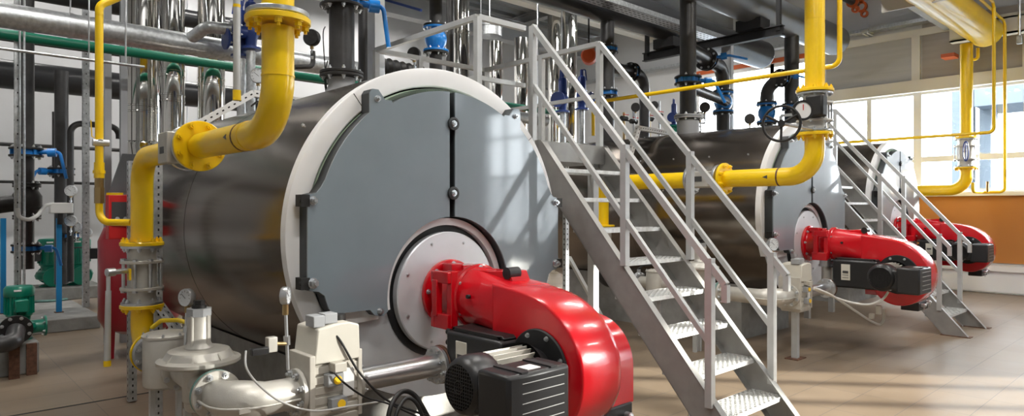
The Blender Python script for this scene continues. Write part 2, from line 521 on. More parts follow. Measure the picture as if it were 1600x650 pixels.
# cream crane-rail channel along the wall above the windows
q = MB(); q.bb((14.25, YF, 4.62), (14.28, 3.55, 4.92)); q.bb((14.25, YF, 4.62), (14.45, 3.55, 4.65)); q.bb((14.25, YF, 4.89), (14.45, 3.55, 4.92)); struct(q.build('trim_%d' % (k + 1), 'beam_cream'))
q = MB(); z_ = P(1378, 20, X=10.6).z; q.bb((10.58, -2, z_), (10.61, P(1378, 10, X=10.6).y, z_ + .3)); struct(q.build('trim_70', 'beam_cream'))
# what stands outside the windows
b = MB(); b.bb((XW + 1, -30, -.3), (70, 40, -.1)); struct(b.build('ground', 'outside'))
# ---------------------------------------------------------------- boilers
def arc(cx, cz, r, a0, a1, n):
    return [(cx + r * math.cos(math.radians(a0 + (a1 - a0) * k / n)), cz + r * math.sin(math.radians(a0 + (a1 - a0) * k / n))) for k in range(n + 1)]
def door_outline(sgn):
    # half door, x outwards, seen from the front; local to the boiler centre
    g = .022
    o = [(g, .905)]
    o += arc(0, 0, .905, 90 - 1.6, 60.5, 14)[1:]
    # bolt lug on the upper shoulder
    o += [(.455, .80), (.50, .80), (.545, .855), (.585, .855), (.60, .83), (.60, .735)]
    o += arc(0, 0, .935, 50, 20, 14)
    o += [(.905, .275), (.93, .245), (.975, .235), (.985, .22), (.985, -.275), (.97, -.292), (.92, -.30), (.885, -.325), (.86, -.40), (.83, -.432), (.60, -.432), (.565, -.47), (.51, -.478), (.483, -.455)]
    c = arc(0, -.38, .485, -8.5, 88, 22)
    o += c[:-1]
    o += [(g, .104)]
    if sgn < 0: o = [(-x, z) for x, z in o][::-1]
    return o
EX, EZ, YN = (1, 0, 0), (0, 0, 1), (0, 1, 0)
RING_A0 = math.radians(-28)
def boiler(loc, label, length, scale=1.0, rear=True):
    t = thing('boiler', label, 'boiler', (loc[0], loc[1], 0), 'horizontal boilers in a row', scale)
    zc = loc[2] / scale
    def L(p): return (p[0], p[1], p[2] + zc)
    R, y0 = 1.06, .12
    b = MB()
    b.lathe([(R - .006, 0), (R, .01), (R, length), (R - .02, length + .02)], (0, y0, zc), YN, 96)
    for yy in (1.75,):
        b.lathe([(R, yy), (R + .0015, yy), (R + .0015, yy + .02), (R, yy + .02)], (0, y0, zc), YN, 96)
    sh = b.build('shell', 'shell', t, local=True, ang=30)
    for yy in (.25, .75, 1.25, 1.75, 2.3, 2.9):
        for a in (-52, 0, 52):
            d = V((math.sin(math.radians(a)), 0, math.cos(math.radians(a))))
            bolt(sh, V((0, y0 + yy, zc)) + d * R, d, .009, .012, local=True, stud=False, name='rivet')
    b = MB(); b.lathe([(R - .02, 0), (R - .10, .06), (.5, .09), (0, .09)], (0, y0 + length + .02, zc), YN, 64); b.build('rear_cover', 'grey_insul', t, local=True)
    # flat lower front plate, cut round the burner opening, and the raised white ring above it
    zb = zc - .38
    seg = arc(0, 0, R - .004, 205, 335, 50)
    cut = arc(0, -.38, .418, -8, -172, 40)
    b = MB(); b.prism(seg + [(.96, -.40)] + [(.50, -.41)] + cut + [(-.50, -.41), (-.96, -.40)], (0, y0 - .004, zc), EX, EZ, YN, .05)
    b.build('front_plate', 'plate_grey', t, local=True)
    b = MB(); a0 = math.radians(-118); b.lathe([(.945, .045), (.945, -.012), (.952, -.018), (R - .004, -.018), (R + .004, -.012), (R + .004, .05), (.945, .045)], (0, y0, zc), YN, 110, arc=math.radians(236), a0=RING_A0)
    rg = b.build('front_ring', 'white_steel', t, local=True)
    for a in (40, 128):
        d = V((math.cos(math.radians(a)), 0, math.sin(math.radians(a))))
        b = MB(); b.bar(V((0, y0 - .0185, zc)) + d * .95, V((0, y0 - .0185, zc)) + d * (R - .004), .004, .002, up=(0, 1, 0))
        b.build('ring_seam', 'dark_gap', rg, local=True)
    # lower lip below the doors, insulation rope, dark recess behind the doors
    for s in (-1, 1):
        lip = MB()
        poly = [(s * .50, -.435), (s * .90, -.435), (s * .86, -.525), (s * .50, -.505)]
        lip.prism(poly if s > 0 else poly[::-1], (0, .075, zc), EX, EZ, YN, .05)
        lip.build('lower_lip', 'white_steel', t, local=True)
    b = MB(); b.lathe([(.90, .0), (.93, -.03), (.935, .03), (.90, .04)], (0, .105, zc), YN, 72, arc=math.radians(190), a0=math.radians(-5)); b.build('sealing_rope', 'rope', t, local=True)
    b = MB(); b.prism(arc(0, 0, .895, -25, 205, 50) + [(-.50, -.40), (-.495, -.10), (0, .11), (.495, -.10), (.50, -.40)], (0, .085, zc), EX, EZ, YN, .06)
    b.build('door_gap', 'dark_gap', t, local=True)
    for s in (-1, 1):
        q = MB(); q.prism(door_outline(s), (0, 0, zc), EX, EZ, YN, .012, 0)
        q.prism(door_outline(s), (0, .012, zc), EX, EZ, YN, .088, 1)
        dn = q.build('door', ['door_grey', 'door_edge'], t, local=True, ang=25)
        for (x, z, rr) in ((.553, .80, .016), (.955, .20, .020), (.955, -.25, .024), (.535, -.447, .016), (.30, .885, 0)):
            if rr: bolt(dn, (s * x, 0, zc + z), (0, -1, 0), rr, rr * 1.2, local=True)
        for z in (.20, -.25):
            q = MB(); q.box((s * 1.0, .03, zc + z), (.05, .07, .065)); q.cyl((s * .985, .01, zc + z), (s * 1.03, .01, zc + z), .012, 12)
            q.build('hinge', 'black_iron', dn, local=True)
    # clamp washers over the centre slot
    for z in (.70, .255):
        q = MB(); q.lathe([(0, 0), (.036, 0), (.042, .008), (.042, .022), (.030, .026), (.022, .022), (0, .022)], (0, .004, zc + z), (0, -1, 0), 28)
        wq = q.build('clamp_washer', 'door_edge', t, local=True)
        bolt(wq, (0, -.018, zc + z), (0, -1, 0), .017, .012, local=True)
    # burner opening: arch collar and burner plate
    zb = zc - .38
    b = MB(); b.lathe([(.43, .05), (.43, .0), (.475, .0), (.475, .05), (.43, .05)], (0, .065, zb), YN, 64, arc=math.radians(200), a0=math.radians(-10))
    b.build('opening_collar', 'white_steel', t, local=True)
    b = MB(); b.lathe([(0, 0), (.428, 0), (.428, .06)], (0, .105, zb), YN, 64); b.build('opening_seal', 'black_matte', t, local=True)
    b = MB(); b.lathe([(0, 0), (.380, 0), (.387, .006), (.387, .05)], (0, .045, zb), YN, 72)
    pl = b.build('burner_plate', 'disc_steel', t, local=True)
    bolts(pl, (0, .045, zb), (0, -1, 0), .335, 8, .009, .006, local=True)
    # skid
    zs = zc - R
    b = MB(); cr = [(x, -math.sqrt(1.07 ** 2 - x * x) + zc) for x in [(-.62 + 1.24 * k / 20) for k in range(21)]]
    b.prism([(-.62, 0), (.62, 0)] + cr[::-1], (0, y0 + .45, 0), EX, EZ, YN, length - .8)
    b.build('plinth', 'concrete', t, local=True)
    return t
B1, B2, B3 = (2.617, 3.40, 1.41), (8.0, 3.40, 1.53), (12.1, 3.71, 1.60)
boiler(B1, 'nearest boiler, at left centre, its round grey front facing the camera', 3.6)
boiler(B2, 'second boiler along the row, just right of the near staircase, dark shell', 3.6)
boiler(B3, 'farthest boiler, behind the far staircase and beside the bright windows', 3.6)
# ---------------------------------------------------------------- burners
def scroll(e=0.0):
    top = [(-.36, .165), (-.52, .140), (-.71, .118), (-.89, .100), (-1.03, .070), (-1.13, .022), (-1.215, -.040), (-1.28, -.12), (-1.32, -.21), (-1.33, -.31), (-1.315, -.41), (-1.27, -.50), (-1.20, -.57), (-1.10, -.615), (-.99, -.62), (-.89, -.585), (-.82, -.52), (-.77, -.43), (-.745, -.33), (-.74, -.22), (-.70, -.165), (-.55, -.165), (-.36, -.165)]
    return top
def burner(loc, label, scale=1.0):
    t = thing('burner', label, 'burner', loc, 'red burners on the boiler fronts', scale)
    K = dict(local=True)
    NY = (0, -1, 0)
    f = MB(); f.lathe([(0, 0), (.205, 0), (.21, .004), (.21, .028), (.20, .034), (.16, .034), (.15, .05), (.15, .20)], (0, -.0, 0), NY, 48)
    f.box((-.04, -.10, .165), (.09, .10, .05)); f.box((.05, -.12, .15), (.12, .1, .06))
    fo = f.build('mounting_flange', 'red', t, bevel=.003, **K)
    bolts(fo, (0, -.034, 0), NY, .182, 8, .013, .014, a0=.3, local=True)
    # neck ring and casing that turns from round to a box and swells into the scroll
    h = MB(); h.lathe([(0, 0), (.19, 0), (.198, .006), (.198, .035), (.19, .045), (0, .045)], (0, -.28, 0), NY, 48)
    h.lathe([(.16, 0), (.17, .05), (.17, .09)], (0, -.19, 0), NY, 40)
    nk = h.build('neck_ring', 'red', t, **K)
    bolts(nk, (0, -.325, 0), NY, .178, 6, .012, .012, local=True)
    # hinge bracket with its slot
    q = MB(); q.box((-.215, -.225, .125), (.05, .17, .07)); q.box((-.215, -.225, -.135), (.05, .17, .09)); q.box((-.225, -.185, 0), (.045, .05, .22)); q.box((-.19, -.29, 0), (.05, .05, .33))
    q.cyl((-.225, -.17, -.18), (-.225, -.17, .16), .018, 16)
    q.build('hinge_bracket', 'red', t, bevel=.006, **K)
    # loft: round section to rounded box
    n = 40; secs = []
    def sec(y, w0, w1, zt, zb, rr):
        # superellipse-ish rounded rectangle between x=w0..w1, z=zb..zt
        pts = []
        cx, cz, hx, hz = (w0 + w1) / 2, (zt + zb) / 2, (w1 - w0) / 2, (zt - zb) / 2
        p = rr
        for k in range(n):
            a = 2 * PI * k / n; c, s = math.cos(a), math.sin(a)
            pts.append((cx + hx * math.copysign(abs(c) ** (2 / p), c), y, cz + hz * math.copysign(abs(s) ** (2 / p), s)))
        return pts
    for a in ((-.32, -.185, .185, .185, -.185, 2), (-.40, -.188, .185, .178, -.18, 2.15), (-.52, -.196, .17, .155, -.172, 2.8), (-.64, -.2, .15, .135, -.167, 4.5), (-.80, -.2, .13, .115, -.165, 8)):
        secs.append(sec(*a))
    c = MB(); vs = [p for s_ in secs for p in s_]; fs = []
    for i in range(len(secs) - 1):
        for k in range(n): fs.append((i * n + k, i * n + (k + 1) % n, (i + 1) * n + (k + 1) % n, (i + 1) * n + k))
    fs.append(tuple(range(n))); fs.append(tuple(range((len(secs) - 1) * n, len(secs) * n)))
    c.add(vs, fs); c.build('neck_casing', 'red', t, ang=60, **K)
    # scroll housing: outline in y-z, rounded edges
    o = [p for p in scroll() if p[0] <= -.66] ; o = [(-.66, .122)] + o[1:] if o[0][0] > -.71 else [(-.66, .122)] + o
    o += [(-.66, -.165)]
    # densify the curve
    def smooth(pts, it=2):
        for _ in range(it):
            r = [pts[0]]
            for i in range(len(pts) - 1):
                a, b = pts[i], pts[i + 1]
                r += [(a[0] * .75 + b[0] * .25, a[1] * .75 + b[1] * .25), (a[0] * .25 + b[0] * .75, a[1] * .25 + b[1] * .75)]
            r.append(pts[-1]); pts = r
        return pts
    o = smooth(o)
    def inset(poly, d):
        out = []; N = len(poly)
        for i in range(N):
            a = V((*poly[i - 1], 0)); b = V((*poly[i], 0)); c2 = V((*poly[(i + 1) % N], 0))
            t1 = (b - a); t2 = (c2 - b)
            if t1.length < 1e-6 or t2.length < 1e-6: out.append(poly[i]); continue
            nn = (V((-t1.y, t1.x, 0)).normalized() + V((-t2.y, t2.x, 0)).normalized()).normalized()
            out.append((poly[i][0] + nn.x * d, poly[i][1] + nn.y * d))
        return out
    area = sum(o[i - 1][0] * o[i][1] - o[i][0] * o[i - 1][1] for i in range(len(o)))
    sg = 1 if area > 0 else -1
    layers = [(-.2, .016), (-.1985, .008), (-.194, .002), (-.186, 0), (-.12, -.004), (-.03, -.005), (.06, -.003), (.10, .004), (.112, .014), (.118, .03)]
    N = len(o); s = MB(); vs = []; fs = []
    for (x, d) in layers:
        vs += [(x, p[0], p[1]) for p in (inset(o, d * sg) if d else o)]
    for i in range(len(layers) - 1):
        for k in range(N): fs.append((i * N + k, i * N + (k + 1) % N, (i + 1) * N + (k + 1) % N, (i + 1) * N + k))
    s.add(vs, fs)
    from mathutils.geometry import tessellate_polygon
    for li in (0, len(layers) - 1):
        x, d = layers[li]; pp = inset(o, d * sg)
        tr = tessellate_polygon([[V((p[0], p[1], 0)) for p in pp]])
        s.add([(x, p[0], p[1]) for p in pp], [tuple(q) for q in tr])
    hs = s.build('scroll_housing', 'red', t, ang=50, **K)
    q = MB()
    for i, (a0) in enumerate((.95,)):
        pass
    q.box((-.01, -1.160, -.008), (.085, .05, .003), (V((1, 0, 0)), V((0, -.81, -.59)).normalized(), V((0, -.59, .81)).normalized())); q.build('label_plate', 'label_white', hs, **K)
    # wedge-shaped sight-glass cover on top of the neck
    q = MB(); q.prism([(-.34, .172), (-.50, .170), (-.63, .182), (-.665, .180), (-.70, .118), (-.50, .125), (-.34, .15)], (-.075, 0, 0), (0, 1, 0), EZ, EX, .14)
    q.build('top_cover', 'red', t, bevel=.008, **K)
    q = MB(); q.cyl((-.085, -.655, .170), (.0, -.655, .170), .034, 24); q.build('sight_glass', 'black_plastic', t, **K)
    q = MB(); q.cyl((-.195, -.46, .03), (-.215, -.46, .03), .012, 12); q.build('latch', 'black_matte', t, **K)
    # air intake drum on the far side
    q = MB(); pr = arc(-.86, -.36, .27, 90, 180, 12)
    q.prism([(-1.13, -.56)] + pr[::-1] + [(-.60, -.09), (-.60, -.56)], (.10, 0, 0), (0, 1, 0), EZ, EX, .36)
    dr = q.build('air_intake', 'red', t, bevel=.025, **K)
    q = MB(); q.box((.27, -1.131, -.45), (.10, .003, .085)); q.build('rating_label', 'label_white', dr, **K)
    q = MB(); q.bb((.11, -1.14, -.70), (.44, -.96, -.555)); bs = q.build('intake_base', 'black_plastic', t, bevel=.01, **K)
    q = MB()
    for (x, z) in ((.20, -.64), (.38, -.62)):
        q.cyl((x, -1.139, z), (x, -1.175, z), .022, 16); q.sphere((x, -1.175, z), .016, 12, 8)
    q.bar((.20, -1.165, -.64), (.38, -1.165, -.62), .012, .012); q.bar((.20, -1.165, -.64), (.185, -1.165, -.71), .01, .01); q.bar((.38, -1.165, -.62), (.41, -1.165, -.68), .01, .01)
    q.build('linkage', 'zinc', bs, **K)
    # motor plate, motor, fan cover, terminal box
    my, mz = -1.03, -.285
    q = MB(); q.lathe([(0, 0), (.2, 0), (.206, .006), (.206, .012)], (-.215, my, mz), (1, 0, 0), 56)
    q.lathe([(.10, .10), (.15, .0)], (-.215 - .09, my, mz), (1, 0, 0), 40)
    mp = q.build('motor_plate', 'black_matte', t, **K)
    bolts(mp, (-.215, my, mz), (-1, 0, 0), .178, 8, .011, .010, local=True)
    q = MB(); q.cyl((-.29, my, mz), (-.56, my, mz), .098, 40)
    for k2 in range(26):
        a = 2 * PI * k2 / 26; d = V((0, math.cos(a), math.sin(a)))
        c0 = V((-.43, my, mz)) + d * .115
        q.box(c0, (.25, .005, .042), (V((1, 0, 0)), V((1, 0, 0)).cross(d), d))
    q.build('motor_body', 'cast_alu', t, **K)
    q = MB(); q.lathe([(.118, 0), (.138, .02), (.142, .09), (.139, .13), (.125, .165), (.105, .178), (.105, .172)], (-.545, my, mz), (-1, 0, 0), 48)
    fc = q.build('fan_cover', 'black_plastic', t, ang=60, **K)
    q = MB(); q.cyl((-.700, my, mz), (-.698, my, mz), .107, 40); q.build('fan', 'dark_gap', fc, **K)
    q = MB()
    for k2 in range(-6, 7):
        p_ = k2 * .0158; l = math.sqrt(max(0, .104 ** 2 - p_ ** 2))
        q.bb((-.724, my - l, mz + p_ - .0022), (-.718, my + l, mz + p_ + .0022)); q.bb((-.724, my + p_ - .0022, mz - l), (-.718, my + p_ + .0022, mz + l))
    q.ring((-.726, my, mz), (-.716, my, mz), .032, .027, 24)
    q.build('fan_grille', 'black_plastic', fc, **K)
    q = MB(); q.bb((-.74, -1.39, -.43), (-.36, -1.18, -.17)); q.bb((-.70, -1.20, -.40), (-.40, -1.10, -.20))
    tb = q.build('terminal_box', 'black_plastic', t, bevel=.018, **K)
    q = MB()
    for k2 in range(5):
        q = MB(); q.bb((-.66, -1.3925, -.385 + .043 * k2), (-.40, -1.3895, -.382 + .043 * k2)); q.build('box_ridge', 'cable_grey', tb, **K)
    for x in (-.64, -.46):
        q = MB(); q.bb((x - .02, -1.385, -.172), (x + .02, -1.20, -.164)); q.build('lid_clip', 'black_matte', tb, **K)
    q = MB(); q.bb((-.59, -1.35, -.171), (-.51, -1.28, -.1675)); q.build('name_label', 'label_white', tb, **K)
    # control box with its display
    q = MB(); q.bb((-.325, -.87, -.46), (.10, -.405, -.155)); q.prism([(-.40, -.155), (-.87, -.155), (-.84, -.135), (-.43, -.135)], (-.30, 0, 0), (0, 1, 0), EZ, EX, .38)
    cb = q.build('control_box', 'black_plastic', t, bevel=.022, **K)
    q = MB(); q.bb((-.329, -.595, -.375), (-.322, -.50, -.20)); dp = q.build('control_panel', 'cream', cb, bevel=.003, **K)
    q = MB(); q.bb((-.332, -.577, -.298), (-.328, -.518, -.272)); q.build('display', 'label_dark', dp, **K)
    q = MB()
    for k2 in range(4): q.bb((-.331, -.575 + k2 * .016, -.322), (-.328, -.566 + k2 * .016, -.314))
    q.bb((-.331, -.58, -.35), (-.3285, -.515, -.345)); q.build('button_row', 'label_dark', dp, **K)
    
    for zz in (-.17, -.23):
        q = MB(); q.cyl((-.29, -.38, zz), (-.29, -.41, zz), .018, 12); q.build('plug', 'black_matte', cb, **K)
    # gas port collar under the neck
    q = MB(); q.cyl((-.02, -.22, -.15), (-.02, -.22, -.25), .075, 32); q.cyl((-.02, -.22, -.235), (-.02, -.22, -.26), .085, 32); q.build('gas_port', 'steel', t, **K)
    return t
burner((B1[0], 3.445, B1[2] - .38), 'large red burner in the foreground, bolted to the nearest boiler, with black fan motor')
burner((B2[0], 3.445, B2[2] - .38), 'red burner on the second boiler, between the two staircases')
burner((B3[0], B3[1] + .043, B3[2] - .38), 'small-looking red burner on the farthest boiler, seen behind the far stair rail')
# ---------------------------------------------------------------- steel stairs
def stair(x0, wdt, yfoot, label, plat_to, n=8, left_ext=.5, rise=.2355, run=.2025, far=False):
    t = thing('staircase', label, 'staircase', (x0, yfoot, 0), 'grey steel stairs between the boilers')
    x1 = x0 + wdt
    top = rise * (n + 1)                      # platform height
    ytop = yfoot + run * (n + 1)              # platform front edge
    d = V((0, run, rise)).normalized(); up = V((0, -d.z, d.y))
    def at(k, off=0): return V((0, yfoot + run * k, rise * k)) + up * off
    for x, s in ((x0, 1), (x1, -1)):
        b = MB()
        # channel web and flanges in the y-z plane
        w0, w1 = .02, -.175
        def y_at(z, off): # point on line parallel to the pitch at height z
            k = (z - up.z * off) / rise; return yfoot + run * k + up.y * off
        poly = [(y_at(0, w0), 0), (y_at(0, w1), 0), (y_at(top - .02, w1), top - .02), (ytop + .02, top - .02), (ytop + .02, top + .0), (y_at(top, w0), top)]
        b.prism(poly, (x, 0, 0), YN, EZ, EX, .006)
        for off in (w0, w1):
            p0 = V((x + s * .03, y_at(0, off), 0)); p1 = V((x + s * .03, y_at(top - .02, off), top - .02))
            b.bar(p0, p1, .06, .006, up=up)
        st = b.build('stringer', 'stair_grey', t)
        b = MB(); b.bb((x - .03, y_at(0, w0) - .03, 0), (x + .10, y_at(0, w1) + .03, .008)); b.build('foot_plate', 'rust', st)
    for k in range(1, n + 1):
        z = rise * k; y = yfoot + run * k
        b = MB()
        xa, xb = x0 + .008, x1 - .002
        ya, yb = y - .02, y + .235
        b.bb((xa, ya, z - .03), (xb, ya + .004, z)); b.bb((xa, yb - .004, z - .03), (xb, yb, z))
        b.bb((xa, ya, z - .03), (xa + .004, yb, z)); b.bb((xb - .004, ya, z - .03), (xb, yb, z))
        m = 14 if not far else 9
        for i in range(1, m):
            yy = ya + (yb - ya) * i / m
            # pressed, wavy grating strips
            pts = 26 if not far else 12
            for j in range(pts):
                xx = xa + (xb - xa) * (j + .5) / pts
                dz = .007 if (i + j) % 2 else -.002
                b.box((xx, yy, z - .009 + dz), ((xb - xa) / pts * .9, .0125, .006), None)
        b.build('tread', 'tread_zinc', t)
    # platform
    yb = ytop + plat_to
    b = MB(); b.bb((x0, ytop, top - .16), (x1, ytop + .006, top)); b.bb((x0, yb, top - .16), (x1, yb + .006, top)); b.bb((x0, ytop, top - .16), (x0 + .006, yb, top)); b.bb((x1 - .006, ytop, top - .16), (x1, yb, top))
    pf = b.build('platform', 'stair_grey', t)
    b = MB()
    m = 40
    for i in range(m):
        yy = ytop + (yb - ytop) * (i + .5) / m
        b.bb((x0 + .006, yy - .012, top - .012), (x1 - .006, yy + .004, top - .004 + .006 * (i % 2)))
    b.build('platform_grating', 'tread_zinc', t)
    # legs of the platform
    for x in (x0 + .04, x1 - .04):
        for yy in (ytop + .10, yb - .08):
            q = MB(); q.bb((x - .035, yy - .035, 0), (x + .035, yy + .035, top - .02)); q.build('leg', 'rail_grey', t)
    # rails
    tb = .045
    zt, zm = top + .93, top + .46
    ratio = rise / run
    ft = .20                                   # how far in front of the platform the upper posts stand
    for x in (x0, x1):
        yp = ytop + .06
        zhi = zt; ylo = yfoot + .165; zlo = 1.09
        ys = yp - (0.0)
        r = MB()
        A = V((x, ys, zhi)); Bp = V((x, ylo, zlo)); r.bar(A, Bp, .042, .042, up=(1, 0, 0))
        r.bar(Bp, Bp - V((0, 0, .11)), .04, .04, up=(1, 0, 0))
        r.build('handrail', 'rail_grey', t)
        r = MB(); r.bar(V((x, ys, zm)), V((x, ylo + .12, .72)), .034, .034, up=(1, 0, 0)); r.build('middle_rail', 'rail_grey', t)
        for (yy, z0, z1) in ((yfoot + .275, .30, 1.25), (yfoot + .95, 1.16, 2.02), (yp, top - .12, zt)):
            r = MB(); r.bb((x - .024, yy - .024, z0), (x + .024, yy + .024, z1)); r.build('post', 'rail_grey', t)
    # platform railing: along the right side and back, plus the left front return
    def rail_run(a, b_, posts, base=None):
        for z in (zt, zm):
            r = MB(); r.bar(V((a[0], a[1], z)), V((b_[0], b_[1], z)), .042 if z == zt else .034, .042 if z == zt else .034); r.build('guard_rail', 'rail_grey', t)
        for f in posts:
            p = V(a).lerp(V(b_), f); r = MB(); r.bb((p.x - .024, p.y - .024, base or top - .05), (p.x + .024, p.y + .024, zt)); r.build('post', 'rail_grey', t)
    rail_run((x1, ytop + .06, 0), (x1, yb, 0), (.46, 1.0))
    if left_ext:
        rail_run((x0, ytop + .16, 0), (x0 - left_ext, ytop + .16, 0), (1.0,), 2.30)
        rail_run((x0 - left_ext, ytop + .16, 0), (x0 - left_ext, yb, 0), (1.0,), 2.30)
        rail_run((x0 - left_ext, yb, 0), (x1, yb, 0), (.37,), 2.06)
    return t
stair(3.80, .84, 1.985, 'near grey steel staircase with zinc grating treads, beside the nearest boiler', 1.65)
stair(9.50, .92, 2.20, 'far grey steel staircase, in front of the farthest boiler at right', .9, left_ext=0, far=True)
# ---------------------------------------------------------------- yellow gas pipes and gas trains
GX = 1.13
def wafer_valve(parent, c, axis, ro, L, handle=None, local=False):
    # grey wafer body between two flanges with studs (the white metal valve in the yellow riser)
    x, y, z = frame(axis); c = V(c)
    for s in (-1, 1):
        flange(parent, c + z * s * L / 2, z, ro, .018, 'zinc', 8, .012, ri=0, side=2, name='valve_flange')
        flange(parent, c + z * s * L * .235, z, ro * 1.04, .018, 'cast_alu', 0, name='valve_flange')
    b = MB(); b.lathe([(0, -L / 2), (ro * .72, -L / 2), (ro * .66, -L * .34), (ro * .72, -L * .235), (ro * .70, -L * .2), (ro * .70, L * .2), (ro * .72, L * .235), (ro * .66, L * .34), (ro * .72, L / 2), (0, L / 2)], c, z, 40)
    bd = b.build('valve_body', 'cast_alu', parent)
    for k in range(8):
        a = 2 * PI * (k + .25) / 8; d = (x * math.cos(a) + y * math.sin(a)) * ro * .93
        q = MB(); q.cyl(c + d - z * L * .29, c + d + z * L * .29, .0095, 10); q.cyl(c + d - z * L * .29, c + d - z * L * .25, .017, 6); q.cyl(c + d + z * L * .25, c + d + z * L * .29, .017, 6)
        q.build('stud', 'zinc', bd)
    return bd
def gauge(name, label, c, face, r, stem, m='zinc', stem_m='zinc', group=None, th=None, stem_r=.008):
    # round dial gauge at c, facing 'face', on a stem down to point 'stem'
    t = thing(name, label, 'gauge', tuple(stem), group)
    c = V(c); f = V(face).normalized(); th = th or r * .7
    b = MB(); b.lathe([(0, -th), (r * .9, -th), (r, -th * .8), (r, -.004), (r * .97, .004), (r * .86, .004), (r * .86, -.002), (0, -.002)], c, f, 32); b.build('case', m, t)
    x, y, z = frame(f)
    b = MB(); b.cyl(c - f * .001, c + f * .0015, r * .86, 32)
    fc = b.build('dial', 'lens', t)
    for k in range(9):
        a = math.radians(-40 + 260 * k / 8); d = V((0, 0, 1)) * math.sin(a) + V((0, 0, 1)).cross(f) * math.cos(a)
        q = MB(); q.bar(c + d * r * .62 + f * .002, c + d * r * .8 + f * .002, r * .05, .001, up=f); q.build('tick', 'label_dark', fc)
    a = math.radians(140); d = V((0, 0, 1)) * math.sin(a) + V((0, 0, 1)).cross(f) * math.cos(a)
    q = MB(); q.bar(c - d * r * .15 + f * .003, c + d * r * .68 + f * .003, r * .06, .001, up=f); q.build('needle', 'label_dark', fc)
    top = c - V((0, 0, r * .95)) - f * th * .4; st = V(stem)
    h = (top - st).length
    b = MB(); b.cyl(st, top, stem_r, 12)
    so = b.build('stem', stem_m, t)
    b = MB(); b.cyl(top - V((0, 0, h * .16)), top, stem_r * 1.8, 6); b.build('fitting', 'brass', t)
    b = MB(); b.cyl(st + (top - st) * .38, st + (top - st) * .52, stem_r * 1.9, 6); b.build('nut', 'zinc', t)
    return t
def gas_pipe(gx, label, top, r, main):
    t = thing('gas_pipe', label, 'pipe', (gx, 2.62, 1.88), 'yellow gas pipes')
    pipe('riser', 'yellow', t, [(gx, 2.62, top), (gx, 2.62, 1.885), (gx, 3.55, 1.885)], r, .21)
    b = MB(); b.ring((gx, 2.62, 2.10), (gx, 2.62, 2.106), r + .002, r - .004, 32); b.build('weld_seam', 'yellow', t)
    b = MB(); b.ring((gx, 2.90, 1.885), (gx, 2.906, 1.885), r + .002, r - .004, 32); b.build('weld_seam', 'yellow', t)
    q = MB(); q.prism([(-.018, -.012), (.018, 0), (-.018, .012)], (gx - r - .001, 3.04, 1.885), (0, 1, 0), EZ, EX, .003)
    q.build('flow_arrow', 'label_dark', t)
    q = MB(); q.ring((gx, 2.965, 1.885), (gx, 2.977, 1.885), r + .0015, r - .004, 32); q.build('band_mark', 'rust', t)
    flange(t, (gx, 3.57, 1.885), (0, -1, 0), .128, .024, 'yellow', 8, .015, 'yellow', side=1)
    return t
g1 = gas_pipe(GX, 'thick yellow gas pipe coming down in front of the nearest boiler, with a bolted flange', 2.30, .0635, True)
flange(g1, (GX, 2.62, 2.325), (0, 0, -1), .128, .024, 'yellow', 8, .015, 'yellow', side=1)
flange(g1, (GX, 2.62, 2.352), (0, 0, 1), .122, .02, 'zinc', 0)
b = MB(); b.tube([(GX, 2.62, 2.36), (GX, 2.62, 4.45)], .0635, 24); b.build('upper_riser', 'yellow', g1)
# butterfly damper between the flange and the down pipe, with its grey actuator plate
def shut_off(gx, label):
    t = thing('shut_off_valve', label, 'valve', (gx, 3.68, 1.885))
    flange(t, (gx, 3.625, 1.885), (0, 1, 0), .118, .03, 'zinc', 0)
    b = MB(); b.cyl((gx, 3.64, 1.885), (gx, 3.74, 1.885), .075, 32); b.build('body', 'cast_alu', t)
    flange(t, (gx, 3.755, 1.885), (0, 1, 0), .118, .03, 'zinc', 6, .014, side=2)
    q = MB(); q.bb((gx - .13, 3.66, 1.80), (gx - .05, 3.82, 1.96)); a = q.build('actuator', 'cast_alu', t, bevel=.006)
    q = MB(); q.bb((gx - .133, 3.71, 1.85), (gx - .129, 3.775, 1.885)); q.build('window', 'label_dark', a)
    return t
shut_off(GX, 'grey flanged shut-off valve behind the big yellow flange at upper left')
def down_pipe(gx, label):
    t = thing('gas_down_pipe', label, 'pipe', (gx, 4.66, 1.0), 'yellow gas pipes')
    r = .0635
    pipe('elbow_pipe', 'yellow', t, [(gx, 3.775, 1.885), (gx, 4.66, 1.885), (gx, 4.66, 1.36)], r, .17)
    flange(t, (gx, 4.66, 1.345), (0, 0, 1), .125, .022, 'yellow', 8, .014, 'yellow', side=1)
    flange(t, (gx, 4.66, .955), (0, 0, -1), .125, .022, 'yellow', 8, .014, 'yellow', side=1)
    pipe('lower_elbow', 'yellow', t, [(gx, 4.66, .945), (gx, 4.66, .70), (gx, 4.44, .70)], r, .15)
    flange(t, (gx, 4.43, .70), (0, -1, 0), .122, .02, 'yellow', 0)
    return t
d1 = down_pipe(GX, 'yellow gas down pipe left of the nearest boiler, broken by a grey flanged valve')
v1 = thing('flanged_valve', 'grey flanged ball valve with studs, in the yellow down pipe at left', 'valve', (GX, 4.66, 1.0))
wafer_valve(v1, (GX, 4.66, 1.15), (0, 0, 1), .118, .355)
q = MB(); q.bb((GX - .096, 4.55, 1.13), (GX - .085, 4.60, 1.20)); q.build('yellow_tag', 'yellow', v1)
b = MB(); b.cyl((GX - .09, 4.60, 1.185), (GX - .20, 4.56, 1.185), .016, 12); b.cyl((GX - .17, 4.57, 1.185), (GX - .215, 4.555, 1.185), .024, 12); b.build('handle_hub', 'zinc', v1)
hb = P(340, 570, D=4.0)
hx = V((GX - .205, 4.56, 1.185))
